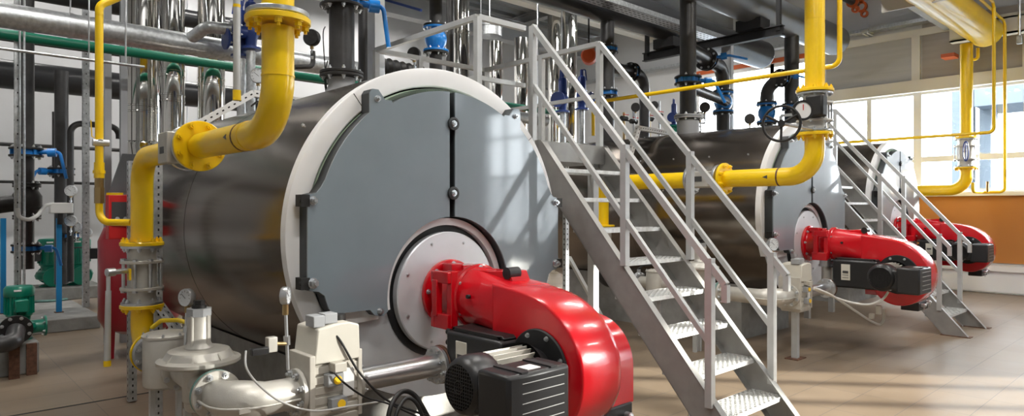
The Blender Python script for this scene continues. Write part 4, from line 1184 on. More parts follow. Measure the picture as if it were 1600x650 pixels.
def flue(label, u, Y, z0, z1, r, joints=(), X=None):
    x = P(u, 200, Y=Y).x
    t = thing('flue_stack', label, 'flue', (x, Y, z0), 'polished steel flue stacks')
    b = MB(); b.cyl((x, Y, z0), (x, Y, z1), r, 48); tb = b.build('tube', 'chrome', t)
    for z in joints:
        q = MB(); q.lathe([(r, -.05), (r + .006, -.047), (r + .006, -.03), (r + .001, -.026), (r + .001, .026), (r + .006, .03), (r + .006, .047), (r, .05)], (x, Y, z), (0, 0, 1), 48); q.build('joint_band', 'chrome', t)
    return t, x
def strut(label, pts, w=.041, m='galv', holes=True, name='strut', group=None, up=(0, 0, 1)):
    t = thing(name, label, 'strut', tuple(pts[0]), group)
    for i in range(len(pts) - 1):
        a, b_ = V(pts[i]), V(pts[i + 1])
        d = (b_ - a).normalized()
        q = MB(); q.bar(a, b_, w, w, up=up); rl = q.build('rail', m, t)
        if holes:
            # dark slots on the faces towards the room
            side = V(up).cross(d)
            if side.length < 1e-3: side = V((1, 0, 0)).cross(d)
            side.normalize(); oth = d.cross(side)
            L = (b_ - a).length; n_ = max(2, int(L / .05)); n_ = min(n_, 45)
            q = MB()
            for k in range(n_):
                p = a.lerp(b_, (k + .5) / n_)
                for e in (side, -side, oth, -oth):
                    q.bar(p + e * (w / 2 + .0003) - d * .009, p + e * (w / 2 + .0003) + d * .009, .011, .0012, up=e if abs(e.dot(d)) < .9 else up)
            ho = q.build('slots', 'dark_gap', rl); ho['kind'] = 'stuff'
    return t
def hgauge(label, u, v, Y, r, drop, m='black_iron', face=None, to=None):
    c = P(u, v, Y=Y)
    face = face or ((-.5, -1, 0) if m == 'zinc' or r < .065 else (.75, .6, 0))
    g = gauge('pressure_gauge', label, c, face, r, c - V((0, 0, drop)), m=m, stem_r=.010, group=None)
    if to is not None:
        e = c - V((0, 0, drop)); k = V((to[0], to[1], e.z if to[2] is None else to[2]))
        q = MB(); q.tube(fillet([e + V((0, 0, .03)), e, k] if to[2] is None else [e + V((0, 0, .03)), e, V((k.x, k.y, e.z)), k], .02, 5) if False else [e + V((0, 0, .03)), e, k], .010, 8); q.build('sensing_line', 'black_iron', g)
    return g

# --- left: galvanised pipe with branch, green pipe, black insulated pipes
t = lengthwise('thick galvanised pipe crossing the upper left of the picture', -.6, 4.6, 7.4, 3.28, .112, 'galv')
p0 = P(298, 62, Y=7.25); p1 = P(325, 41, Y=7.1); p2 = P(366, 43, Y=7.0)
pipe('branch_elbow', 'galv', t, [(p0.x, 7.38, 3.30), (p1.x, 7.15, p1.z), (p2.x, 7.05, p1.z)], .062, .12)
flange(t, (p2.x + .01, 7.05, p1.z), (1, 0, 0), .11, .03, 'zinc', 6, .012, side=-1)
lengthwise('green pipe running level behind the thick galvanised pipe', -.8, 9.0, 8.35, 3.31, .052, 'green_pipe')
lengthwise('thick black insulated pipe running level low at the back left', -2, 5.2, 12.0, 3.5, .21, 'black_insul')
lengthwise('black pipe running level at the back, above the insulated one', -2, 4.3, 9.88, 4.21, .12, 'black_insul')
lengthwise('slim black pipe just below the green pipe at upper left', .2, 6.2, 9.66, 3.54, .035, 'black_pipe')
lengthwise('thin grey conduit crossing level at upper left, ending at a hanging rod', -.5, 1.62, 6.6, 2.83, .013, 'galv', n=12)
lengthwise('thin dark pipe running level along the back wall at left', -1, 4.2, 12.8, 2.55, .03, 'black_pipe', n=14)
lengthwise('thin pipe on the back wall below the other thin one, at left', -1, 4.2, 13.6, 2.0, .025, 'black_pipe', n=14)
x = P(139, 60, Y=6.6).x
t = thing('hanger_rod', 'thin threaded rod holding the grey conduit at upper left', 'rod', (x, 6.6, 2.83)); q = MB(); q.cyl((x, 6.6, 2.80), (x, 6.6, 6.4), .006, 8); q.build('rod', 'zinc', t)
x = P(110, 20, Y=7.4).x
t = thing('hanger_rod', 'thin threaded rod holding the thick galvanised pipe at upper left', 'rod', (x, 7.4, 3.4)); q = MB(); q.cyl((x, 7.4, 3.39), (x, 7.4, 6.4), .007, 8); q.ring((x - .02, 7.4, 3.28), (x + .02, 7.4, 3.28), .117, .112, 24) ; q.build('rod', 'zinc', t)
# uprights at left
t, x = upright('tall black pipe at the far left with a blue butterfly valve', 41, 9.0, 0, 300, .075, z1=6.3, z0=.9)
zc_ = P(41, 238, Y=9.0).z
butterfly('blue butterfly valve on the tall black pipe at far left, its lever hanging right', (x, 9.0, zc_), .16, out=(.93, -.36, .05), lever=V((.06, -.02, -.30)))
zc_ = P(41, 388, Y=9.0).z
butterfly('blue butterfly valve low on the tall black pipe at far left, above the green pump', (x, 9.0, zc_), .14, out=(.93, -.36, 0), lever=V((.05, -.02, -.20)))
c = P(27, 315, Y=8.95)
t = thing('strainer', 'bulky black strainer with bolted flanges on the far left black pipe', 'valve', tuple(c))
b = MB(); b.lathe([(0, -.16), (.10, -.16), (.105, -.10), (.14, -.04), (.14, .06), (.10, .13), (.085, .17), (0, .17)], (x, 8.95, c.z), (0, 0, 1), 32); b.build('body', 'black_iron', t)
b = MB(); b.cyl((x, 8.95, c.z), (x - .32, 8.95, c.z - .05), .09, 24); b.cyl((x - .30, 8.95, c.z - .047), (x - .33, 8.95, c.z - .053), .13, 24); b.build('side_inlet', 'black_iron', t)
for dz in (.18, -.17): pair(t, (x, 8.95, c.z + dz), (0, 0, 1), .13, .004, 'black_iron')
t, x = upright('black pipe standing on the plinth between the two back green pumps at left', 96, 11.2, 70, 400, .085, z1=3.5, z0=.5)
butterfly('blue butterfly valve with drooping lever, second upright pipe from the left', (x, 11.2, P(96, 268, Y=11.2).z), .165, out=(-.93, -.36, 0), lever=V((-.15, -.05, -.33)))
butterfly('small blue valve low between the two back green pumps', (P(108, 368, Y=11.2).x, 11.2, P(108, 368, Y=11.2).z), .13, gear=False)
t, x = upright('slim black pipe with no valve, close right of the valved back pipe at left', 87, 11.6, 175, 330, .045, z0=2.0)
x0 = P(110, 195, Y=10.9).x; x1 = P(186, 198, Y=10.9).x; z_ = P(110, 192, Y=10.9).z
t = thing('pipe', 'black pipe bent over at the top to the right, behind the blue post at left', 'pipe', (x0, 10.9, .6)); pipe('bent_tube', 'black_pipe', t, [(x0, 10.9, .55), (x0, 10.9, z_), (x1, 10.9, z_), (x1, 10.9, z_ - .18)], .042, .14)
strut('tall perforated galvanised channel beside the far left black pipe', [(P(27, 100, Y=8.4).x, 8.4, .02), (P(27, 100, Y=8.4).x, 8.4, 6.3)], .052, group='perforated channels')
strut('perforated galvanised channel against the back wall, left of the thin yellow pipe', [(P(134, 200, Y=10.4).x, 10.4, .25), (P(134, 200, Y=10.4).x, 10.4, 6.2)], .075, group='perforated channels')
for (u, lab) in ((168, 'dark grey square post right of the thin yellow pipe at left'), (193, 'dark grey square post close left of the polished flues')):
    x = P(u, 100, Y=8.8).x
    t = thing('steel_post', lab, 'post', (x, 8.8, 0), 'dark steel posts'); q = MB(); q.bb((x - .035, 8.765, 0), (x + .035, 8.835, 6.3)); q.build('post', 'beam_grey', t)
# electrical conduits at far left, plus grey cable loop
x = P(31, 200, Y=8.3).x
t = thing('conduit', 'pair of thin grey conduit tubes running down the far left channel', 'pipe', (x, 8.3, .9))
for dx in (0, .035):
    q = MB(); q.cyl((x + dx, 8.3, .01), (x + dx, 8.3, 6.2), .012, 10); q.build('tube', 'galv', t)
cable('grey flexible cable looping from the conduit to the white actuator box at left', px((27, 325, 8.25), (30, 338, 8.25), (45, 343, 8.3), (60, 335, 8.6), (70, 322, 9.2), (78, 319, 10.2)), .02, 'cable_grey')
c = P(95, 325, Y=10.6)
t = thing('actuator_box', 'pale grey actuator box on the valves between the pumps at left', 'box', tuple(c)); q = MB(); q.box(c, (.26, .16, .14)); q.build('housing', 'label_white', t, bevel=.012); q = MB(); q.cyl(c + V((0, 0, -.07)), c + V((0, 0, -.22)), .04, 14); q.build('neck', 'black_iron', t)
# blue posts
for (u, v, lab) in ((92, 488, 'bright blue steel post standing on the concrete plinth edge'), (5, 490, 'bright blue steel post at the left edge of the picture')):
    p = P(u, v, Z=.17)
    p = V((p.x, max(p.y, 10.2), .17)); p.x = P(u, v, Y=p.y).x
    t = thing('support_post', lab, 'post', tuple(p), 'blue support posts')
    q = MB(); q.bb((p.x - .03, p.y - .03, .18), (p.x + .03, p.y + .03, P(u, 341, Y=p.y).z)); q.build('post', 'blue_post', t)
    q = MB(); q.bb((p.x - .05, p.y - .05, .17), (p.x + .05, p.y + .05, .18)); q.build('base_plate', 'rust', t)
# pumps
def pump(label, c, s, box_side, pd=(1, 0, 0)):
    # vertical in-line pump: c = centre of its foot, s = motor radius
    t = thing('pump', label, 'pump', tuple(c), 'green circulating pumps')
    c = V(c); up = V((0, 0, 1))
    b = MB(); b.lathe([(0, 0), (.9 * s, 0), (.9 * s, .1 * s), (.5 * s, .2 * s), (.55 * s, .5 * s), (1.15 * s, .7 * s), (1.25 * s, 1.0 * s), (1.1 * s, 1.35 * s), (.75 * s, 1.5 * s), (.8 * s, 1.9 * s), (.95 * s, 2.0 * s), (0, 2.0 * s)], c, up, 32); b.build('volute', 'green', t)
    for q_ in (-1, 1):
        b = MB(); b.cyl(c + up * .95 * s, c + up * .95 * s + V(pd) * (q_ * 1.7 * s), .55 * s, 20); b.build('port', 'green', t)
        flange(t, c + up * .95 * s + V(pd) * (q_ * 1.75 * s), V(pd) * q_, .85 * s, .14 * s, 'green', 6, .08 * s, side=-1)
    b = MB(); b.lathe([(0, 2.0 * s), (.92 * s, 2.0 * s), (.92 * s, 3.6 * s), (0, 3.6 * s)], c, up, 32); mt = b.build('motor', 'green', t)
    for k in range(20):
        a = 2 * PI * k / 20; d = V((math.cos(a), math.sin(a), 0))
        q = MB(); q.box(c + up * 2.85 * s + d * .97 * s, (.14 * s, .035 * s, 1.4 * s), (d, up.cross(d), up)); q.build('cooling_fin', 'green', mt)
    b = MB(); b.lathe([(0, 3.58 * s), (1.02 * s, 3.58 * s), (1.05 * s, 3.7 * s), (1.05 * s, 4.2 * s), (.9 * s, 4.4 * s), (.3 * s, 4.45 * s), (0, 4.45 * s)], c, up, 32); b.build('fan_cowl', 'green', t)
    d = V((box_side, -.35, 0)).normalized()
    q = MB(); q.box(c + up * 2.9 * s + d * 1.35 * s, (.75 * s, .9 * s, 1.0 * s), (d, up.cross(d), up)); q.build('terminal_box', 'green' if box_side == 0 else 'black_plastic', t, bevel=.01)
    q = MB(); q.box(c + up * 4.1 * s + V((-.2, -1, 0)).normalized() * 1.05 * s, (.5 * s, .01, .14 * s)); q.build('badge', 'label_white', t)
    return t
pz = .17 + .20
pc = P(80, 440, Y=12.3); pc2 = P(123, 440, Y=12.3)
t = thing('concrete_block', 'grey concrete block under the two back green pumps', 'block', (pc.x + .25, 12.3, .17)); q = MB(); q.bb((pc.x - .28, 12.0, .17), (pc2.x + .28, 12.75, pz)); q.build('block', 'concrete', t, bevel=.02)
pump('green pump at the back left, nearer the blue post', (pc.x, 12.35, pz), .165, -1, (0, 1, 0))
pump('green pump at the back left, nearer the red tank', (pc2.x, 12.35, pz), .165, 1, (0, 1, 0))
fp_ = P(31, 540, Y=7.9)
t = thing('concrete_block', 'low concrete block under the front green pump at the left edge', 'block', (fp_.x - .15, 7.95, 0)); q = MB(); q.bb((fp_.x - .5, 7.72, 0), (fp_.x + .13, 8.3, .30)); q.build('block', 'concrete', t, bevel=.015)
pump('green pump in front at the left edge, its motor facing up', (fp_.x, 7.95, .30), .118, 0)
fz = P(15, 515, Y=7.75).z
t = thing('pipe_elbow', 'black flanged pipe elbow in front of the green pump at the left edge', 'pipe', (P(15, 515, Y=7.7).x, 7.7, fz), None)
x = P(20, 515, Y=7.7).x
pipe('bend', 'black_pipe', t, [(x + .02, 7.66, fz), (x - .02, 7.45, fz - .08), (x - .45, 7.40, fz - .08)], .075, .10)
flange(t, (x + .02, 7.69, fz), (0, -1, 0), .135, .03, 'black_iron', 8, .013, side=1)
for (dx, yy) in ((.06, 7.6), (.20, 7.68)):
    q = MB(); q.bb((x + dx - .10, yy - .02, 0), (x + dx - .02, yy + .02, fz - .07 if dx < .1 else fz - .14)); q.build('leg', 'rust', t)
for (u, v, Y, r) in ((110, 298, 10.7, .075), (110, 345, 10.7, .075), (118, 354, 10.9, .07), (134, 364, 10.9, .075)):
    hgauge('round white gauge at the back left, ' + {298: 'highest of the four', 345: 'second from the top of four', 354: 'third from the top of four', 364: 'lowest of the four'}[v], u, v, Y, r, .2, 'zinc', to=(P(110, 195, Y=10.9).x, 10.9, None))
cable('thin grey hose lying along the concrete plinth at left', [P(50, 471, Z=.19), P(80, 470, Z=.19), P(110, 466, Z=.19), P(130, 460, Z=.19), P(146, 452, Z=.19)], .018, 'green_gasket')
# red expansion tank
tc = V((1.93, 8.05, 0)); tr = .39
t = thing('expansion_tank', 'large dark red expansion tank standing on legs behind the yellow pipe at left', 'tank', tuple(tc))
b = MB(); b.lathe([(0, .22), (tr * .5, .235), (tr * .85, .29), (tr, .40), (tr, 1.22), (tr * .86, 1.36), (tr * .5, 1.44), (0, 1.46)], tc, (0, 0, 1), 56); b.build('vessel', 'red_tank', t)
for a in (200, 320, 80):
    d = V((math.cos(math.radians(a)), math.sin(math.radians(a)), 0)); q = MB(); q.prism([(-.06, .34), (.06, .34), (.035, 0), (-.035, 0)], tc + d * tr * .78, V((-d.y, d.x, 0)), (0, 0, 1), d, .05); q.build('leg', 'red_tank', t)
# red-framed control panel on the nearest boiler's side
c = P(189, 336, Y=6.35)
t = thing('control_panel', 'red-framed control panel at the rear left of the nearest boiler', 'panel', tuple(c))
q = MB(); q.bb((c.x - .10, 6.3, c.z - .20), (c.x + .16, 6.42, c.z + .17)); q.build('housing', 'red_frame', t, bevel=.006)
q = MB(); q.bb((c.x - .08, 6.292, c.z - .09), (c.x + .13, 6.302, c.z + .11)); sc_ = q.build('window', 'label_dark', t)
for k in range(3):
    q = MB(); q.cyl((c.x - .04 + .06 * k, 6.291, c.z - .03), (c.x - .04 + .06 * k, 6.28, c.z - .03), .016, 14); q.build('knob', 'rail_grey', sc_)
q = MB(); q.prism([(c.x - .08, c.z + .19), (c.x + .15, c.z + .19), (c.x + .15, c.z + .52), (c.x + .02, c.z + .52)], (0, 6.38, 0), EX, EZ, YN, .03); q.build('back_plate', 'grey_insul', t)
q = MB(); q.bb((c.x + .1, 6.36, c.z - .10), (c.x + .20, 6.40, c.z - .04)); q.build('bracket', 'black_iron', t)
# flue stacks
def bend_flue(label, u, Y, joints, r, low, z1=6.3):
    t, x = flue(label, u, Y, low, z1, r, joints)
    return t, x
t, x = bend_flue('widest polished flue stack at left, tapering to a narrower elbow below', 224, 9.3, (4.2, 2.8), .225, 2.4)
b = MB(); b.lathe([(.225, 2.40), (.24, 2.37), (.14, 1.85), (.14, 1.75)], (x, 9.3, 0), (0, 0, 1), 40); b.build('reducer', 'chrome', t)
pipe('lower_elbow', 'chrome', t, [(x, 9.3, 1.8), (x, 9.3, .9), (x, 9.3, .01)], .14, .2, 32)
bend_flue('middle one of the three polished flue stacks at left', 269, 8.75, (3.2, 4.4, 2.9), .14, .01)
t, x = bend_flue('rightmost of the three polished flue stacks behind the nearest boiler', 330, 8.75, (4.5, 3.15), .16, .01)
t, x = bend_flue('polished flue stack above the nearest boiler, left of the stair railing', 721, 9.0, (3.55, 3.48, 4.6, 2.7), .135, .01)
bend_flue('short polished flue behind the stair railing, left of its corner post', 775, 10.0, (3.45,), .13, .01, P(775, 66, Y=10.0).z)
bend_flue('short polished flue behind the stair railing, right of its corner post', 814, 10.4, (3.55,), .15, .01, P(814, 60, Y=10.4).z)
bend_flue('tall polished flue behind the railing, left of the orange-red motor', 866, 11.0, (5.0,), .16, .01)
bend_flue('wide polished flue behind the railing with many joint bands', 889, 10.2, (4.15, 3.95, 3.2, 3.1), .185, .01)
# round galvanised cowl above those flues
c = P(765, 50, Y=10.0)
t = thing('duct_cowl', 'flat round galvanised cowl above the short flue behind the railing', 'duct', tuple(c)); b = MB(); b.cyl(c - V((0, 0, .09)), c + V((0, 0, .09)), .24, 36); b.cyl(c + V((0, 0, .09)), c + V((0, 0, .13)), .26, 36); b.build('cowl', 'galv', t)
q = MB(); q.cyl(c + V((0, 0, .13)), V((c.x, c.y, 6.5)), .012, 8); q.build('hanger', 'zinc', t)
# --- struts at left around the gas pipe
fx = P(206, 628, Z=0)
strut('perforated support channel standing left of the yellow down pipe, its foot on the tiles', [(fx.x, fx.y, .01), (fx.x, fx.y, 1.95)], .06, group='perforated channels')
x = P(246, 350, Y=5.3).x
strut('perforated support channel right of the yellow down pipe, braced to the floor', [(x, 5.3, .01), (x, 5.3, 2.05)], .055, group='perforated channels')
a = P(250, 478, Y=5.25); b_ = P(308, 560, Y=5.0)
strut('slanting perforated brace running down from the channel toward the boiler', [tuple(a), tuple(b_)], .05)
strut('perforated white frame bent over the top of the nearest boiler', [tuple(P(305, 197, Y=5.4)), tuple(P(395, 146, Y=5.4)), tuple(P(505, 165, Y=5.4))], .055, 'strut_white')
strut('perforated white frame bent over the top of the second boiler', [tuple(P(985, 240, Y=5.4)), tuple(P(997, 200, Y=5.4)), tuple(P(1056, 210, Y=5.4))], .06, 'strut_white')
a = P(884, 345, Y=4.5); b_ = P(884, 500, Y=4.5)
strut('perforated upright between the nearest boiler and the near stairs', [(a.x, 4.5, .01), (a.x, 4.5, 2.0)], .045, group='perforated channels')
strut('slanting brace low behind the near stairs, beside the nearest boiler', [tuple(P(889, 402, Y=4.55)), tuple(P(940, 495, Y=4.55))], .035, 'rail_grey', holes=False)
# --- above the nearest boiler
safety_valve('dark blue safety valve left of the thick yellow riser, nearer the camera', V((P(392, 80, Y=6.9).x, 6.9, P(392, 78, Y=6.9).z)), .20, (-1, 0, 0))
safety_valve('dark blue safety valve behind the grey vent pipe, joined to the galvanised branch', V((P(376, 90, Y=7.05).x, 7.05, P(376, 90, Y=7.05).z)), .20, (-1, 0, 0))
for (u, y, lab) in ((392, 6.9, 'steel riser under the dark blue valve, nearer the yellow riser'), (377, 7.05, 'steel riser under the dark blue valve, behind the grey vent pipe')):
    v_ = 80 if u == 392 else 92
    t, x = upright(lab, u, y, v_, 200, .045, 'galv', z0=1.9)
hgauge('small round dial gauge left of the thick yellow riser', 403, 118, 6.5, .075, .25, 'zinc', to=(P(392, 100, Y=6.9).x, 6.9, None))
hgauge('black round gauge on a brass cock, right of the thick yellow riser', 489, 60, 6.4, .085, .3)
t = thing('pipe', 'short black sensing pipe under the black gauge right of the yellow riser', 'pipe', tuple(P(489, 90, Y=6.4))); pipe('bent_tube', 'black_pipe', t, [tuple(P(489, 80, Y=6.4)), tuple(P(489, 104, Y=6.4)), tuple(P(460, 105, Y=6.4))], .025, .06)
t, x = upright('big black riser standing on the nearest boiler, left of its top', 534, 4.95, 0, 118, .102, z1=4.44)
zf = P(534, 117, Y=4.95).z
pair(t, (x, 4.95, zf), (0, 0, 1), .175, .004, 'black_iron')
q = MB(); q.lathe([(.105, zf - .03), (.11, zf - .10), (.16, zf - .2), (.16, zf - .35)], (x, 4.95, 0), (0, 0, 1), 36); q.build('boiler_nozzle', 'beam_grey', t)
zf = P(534, 8, Y=4.95).z
butterfly('blue lever valve at the very top of the big black riser', (x, 4.95, zf + .03), .175, out=(.94, -.33, 0), lever=V((.04, -.02, -.34)))
cable('thin wires hanging beside the big black riser, left side', px((512, 95, 5.0), (507, 120, 5.0), (511, 150, 5.0), (505, 60, 5.1), (508, 42, 5.2)), .005)
t, x = upright('dark riser half hidden between the big black riser and the bright square duct', 571, 7.0, 0, 150, .085, z1=6.3)
x = P(587, 80, Y=5.75).x
t = thing('square_duct', 'bright galvanised square duct rising behind the nearest boiler', 'duct', (x, 6.6, 2)); q = MB(); q.bb((x - .052, 5.68, 2.0), (x + .062, 5.82, 6.4)); q.build('duct', 'galv_lit', t, bevel=.004)
strut('blue perforated strip crossing the wall at top centre', [tuple(P(596, -2, Y=12.5)), tuple(P(658, 16, Y=11.0))], .05, 'blue_dark')
t = thing('bellows', 'dark corrugated connector lying behind the nearest boiler top, centre', 'pipe', tuple(P(620, 108, Y=6.5)))
c = P(620, 109, Y=6.5); q = MB(); q.lathe([(.07 + .02 * (k % 2) + .03 * (1 - k / 14), k * .045) for k in range(14)], c - V((.25, 0, 0)), (1, 0, 0), 24); q.build('bellows', 'black_iron', t)
t, x = upright('black riser with a blue bulbous check valve, centre top', 681, 6.4, 0, 150, .077, z1=6.3, z0=2.2)
check_valve('blue bulbous check valve on the black riser at top centre', (x, 6.4, P(681, 62, Y=6.4).z), .152)
hgauge('black round gauge left of the blue check valve at top centre', 648, 85, 6.2, .075, .2, to=(P(681, 100, Y=6.4).x, 6.4, None))
t, x = upright('black riser half hidden behind the polished flue at top centre', 703, 8.0, 0, 150, .06, z1=6.3, z0=2.2)
# --- behind the railing, toward the second boiler
lengthwise('short galvanised pipe behind the stair railing, level with its middle bar', 5.1, 7.35, 7.2, 2.92, .085, 'galv')
lengthwise('black pipe stub lying level above the second boiler, behind the stair rail', 6.3, 8.4, 7.7, 2.56, .10, 'black_insul')
sx = 0
for (u, v, Y, lab) in ((879, 176, 7.6, 'dark blue safety valve behind the stair rail, left of a pair'), (909, 172, 7.6, 'dark blue safety valve behind the stair rail, right of a pair')):
    c = P(u, v, Y=Y); safety_valve(lab, c, .235, (1, -.3, 0) if u > 900 else (-1, -.3, 0))
    t, x = upright('steel riser below the ' + ('left' if u < 900 else 'right') + ' one of the paired dark blue valves', u, Y, v, 230, .05, 'galv')
c = P(1053, 196, Y=6.9); safety_valve('dark blue safety valve on a green base, right of the near stair rail', c, .16, (-1, -.3, 0))
t = thing('valve_base', 'green valve body under the dark blue safety valve above the second boiler', 'valve', tuple(c)); q = MB(); q.cyl(V((c.x, c.y, .02)), c - V((0, 0, .24)), .05, 14); q.build('neck', 'black_iron', t)
q = MB(); q.lathe([(0, -.25), (.12, -.25), (.12, -.21), (.08, -.19), (.1, -.1), (.08, -.03), (.12, -.02), (.12, -.002), (0, -.002)], c, (0, 0, 1), 24); q.build('body', 'green', t)
c = P(920, 88, Y=7.2)
t = thing('orange_motor', 'bright orange-red round motor behind the stair rail', 'motor', tuple(c))
d = V((-.80, -.6, 0)).normalized(); q = MB(); q.lathe([(0, -.13), (.11, -.13), (.125, -.11), (.125, .08), (.10, .11), (0, .12)], c, d, 32); q.build('housing', 'orange', t)
q = MB(); q.box(c + V((-.02, -.05, .115)), (.16, .05, .05)); q.build('lug', 'orange', t)
q = MB(); q.cyl(c + V((0, 0, .1)), c + V((0, 0, 3.2)), .015, 8); q.build('hanger', 'black_iron', t)
def valved_riser(u, Y, vs, lab, r=.10, z0=2.3, z1=4.6, out=(.9, -.42, 0)):
    t, x = upright(lab, u, Y, 0, 200, r, z0=z0, z1=z1)
    return x
x = valved_riser(949, 6.5, (), 'black riser behind the near stairs, carrying two blue valves', .105, 2.3, 4.7)
butterfly('upper blue valve on the black riser behind the stair rail', (x, 6.5, P(949, 78, Y=6.5).z), .165, gear=False)
butterfly('lower blue valve on the black riser behind the stair rail', (x, 6.5, P(949, 146, Y=6.5).z), .165, gear=False)
c1 = P(982, 112, Y=6.6); c2 = P(1007, 128, Y=6.6)
t = thing('pipe', 'black pipe bending down right of the two-valve riser, behind the stair rail', 'pipe', (x, 6.6, c1.z)); pipe('bend', 'black_pipe', t, [(x + .1, 6.55, c1.z), (c2.x, 6.6, c1.z), (c2.x, 6.6, 2.4)], .085, .24)
butterfly('blue valve between flanges on the black bend behind the stair rail', (c1.x + .05, 6.58, c1.z), .15, axis=(1, 0, 0), gear=False)
x = valved_riser(1075, 5.1, (), 'thick black riser standing on the second boiler', .112, 2.45, 4.44)
zf = P(1075, 183, Y=5.1).z
t = thing('pipe_joint', 'flanged joint with bolts at the foot of the thick black riser on the second boiler', 'flange', (x, 5.1, zf)); pair(t, (x, 5.1, zf), (0, 0, 1), .19, .004, 'beam_grey')
q = MB(); q.lathe([(.12, zf - .03), (.15, zf - .06), (.15, zf - .3)], (x, 5.1, 0), (0, 0, 1), 32); q.build('nozzle', 'beam_grey', t)
butterfly('blue valve with round gear and drooping lever on the thick black riser', (x, 5.1, P(1075, 126, Y=5.1).z), .185, out=(.75, -.66, 0), lever=V((.12, -.10, -.30)))
zb = P(1100, 90, Y=5.3).z
t = thing('pipe', 'black branch from the thick riser bending down to the blue bulbous check valve', 'pipe', (x, 5.3, zb))
xb = P(1130, 120, Y=5.5).x
pipe('bend', 'black_pipe', t, [(x + .08, 5.15, zb), (xb, 5.5, zb), (xb, 5.5, .02)], .105, .26)
cm = V((x, 5.15, zb)).lerp(V((xb, 5.5, zb)), .52)
butterfly('blue valve on the level branch of the thick riser, its lever pointing right', cm, .17, axis=(xb - x, .35, 0), out=(.5, -.86, .1), lever=V((.30, -.12, -.03)))
check_valve('blue bulbous check valve standing above the second boiler, left one of two', (xb, 5.5, P(1130, 160, Y=5.5).z), .165)
t = thing('pipe', 'short black lower branch right of the thick riser, ending in a blue valve', 'pipe', (x, 5.2, 2.9)); zb2 = P(1092, 143, Y=5.2).z
pipe('tube', 'black_pipe', t, [(x + .08, 5.12, zb2), (xb - .1, 5.4, zb2)], .075)
x = P(1237, 120, Y=4.98).x
t, x = upright('black riser dropping from the overhead pipe beside the second yellow riser', 1237, 4.98, 60, 205, .115, z1=4.46, z0=2.5)
butterfly('blue valve on the black riser left of the second yellow riser', (x, 4.98, P(1237, 167, Y=4.98).z), .16, gear=False)
zb = P(1222, 124, Y=5.1).z; xb = P(1198, 150, Y=5.3).x
t = thing('pipe', 'black bend joining the right-hand blue check valve to the riser beside the windows', 'pipe', (x, 5.1, zb)); pipe('bend', 'black_pipe', t, [(x - .1, 5.0, zb), (xb, 5.3, zb), (xb, 5.3, .02)], .105, .28)
butterfly('blue lever valve at the top of the bend beside the second yellow riser', (x - .22, 5.06, zb), .15, axis=(-1, .15, 0), out=(.7, -.7, .1), lever=V((.30, -.15, -.05)))
check_valve('blue bulbous check valve standing above the second boiler, right one of two', (xb, 5.3, P(1198, 177, Y=5.3).z), .165)
for (u, v, Y, lab) in ((993, 168, 6.4, 'black round gauge above the second boiler, just right of the stair rail'), (1022, 165, 6.6, 'black round gauge above the second boiler, second from the left'), (1101, 168, 5.0, 'black round gauge between the thick riser and the check valve'), (1171, 186, 4.6, 'black round gauge at the top right of the second boiler shell'), (1095, 181, 5.0, 'small dial gauge low beside the thick black riser')):
    hgauge(lab, u, v, Y, .072 if u != 1095 else .06, .22, to={993: (P(949, 100, Y=6.5).x, 6.5, None), 1022: (P(1007, 128, Y=6.6).x, 6.6, None), 1101: (P(1075, 100, Y=5.1).x, 5.1, None), 1095: (P(1075, 100, Y=5.1).x, 5.1, None), 1171: (P(1171, 186, Y=4.6).x, 4.6, 2.45)}[u])
for k, (u, v, Y) in enumerate(((975, 185, 6.9), (990, 190, 6.6), (1015, 186, 6.9), (1030, 180, 6.8))):
    c = P(u, v, Y=Y)
    t = thing('small_valve', ['small brass and red cock above the second boiler, leftmost of four', 'small brass and red cock above the second boiler, second of four', 'small brass and red cock above the second boiler, third of four', 'small brass and red cock above the second boiler, rightmost of four'][k], 'valve', tuple(c)); q = MB(); q.cyl(V((c.x, c.y, 2.45 if k < 2 else .02)), c + V((0, 0, .25 if k % 2 else .1)), .022, 10); q.build('tube', 'brass' if k % 2 == 0 else 'zinc', t)
    q = MB(); q.cyl(c - V((.07, 0, 0)), c + V((.07, 0, 0)), .04, 12); q.build('body', 'black_iron', t); q = MB(); q.bar(c + V((-.05, -.03, .06)), c + V((.08, -.03, .06)), .02, .012); q.build('handle', 'red_frame', t)
# --- overhead black insulated pipes on their hung cross beam
t = lengthwise('very thick black insulated pipe overhead, ending in a flat cap left of the windows', 5.2, 12.9, 6.5, 4.68, .27, 'black_insul', n=48)
q = MB(); q.lathe([(.27, 0), (.265, .02), (0, .02)], (12.9, 6.5, 4.68), (1, 0, 0), 48); q.build('end_cap', 'grey_insul', t)
t = lengthwise('very thick black insulated pipe overhead, the nearer of two, ending above the second riser', 2.0, 12.7, 4.98, 4.65, .26, 'grey_insul', n=48)
q = MB(); q.lathe([(.26, 0), (.255, .02), (0, .02)], (12.7, 4.98, 4.65), (1, 0, 0), 48); q.build('end_cap', 'grey_insul', t)
t = thing('pipe_support', 'black cross beam hung from the roof under the two thick overhead pipes', 'beam', (9.6, 5.7, 4.2))
q = MB(); q.bar((9.6, 7.0, 4.20), (9.6, 4.5, 4.20), .02, .14); q.bar((9.6, 7.0, 4.265), (9.6, 4.5, 4.265), .10, .015); q.bar((9.6, 7.0, 4.135), (9.6, 4.5, 4.135), .10, .015); q.build('cross_beam', 'black_matte', t)
for yy in (6.93, 4.57):
    q = MB(); q.bb((9.57, yy - .03, 4.2), (9.63, yy + .03, 6.4)); q.build('hanger', 'black_matte', t)
for yy in (6.5, 4.98):
    q = MB(); q.bb((9.45, yy - .20, 4.27), (9.75, yy + .20, 4.43)); q.build('saddle', 'black_matte', t)
t = thing('cable_tray', 'perforated galvanised cable tray running overhead beside the thick black pipes, then down', 'tray', (8, 5.95, 4.4))
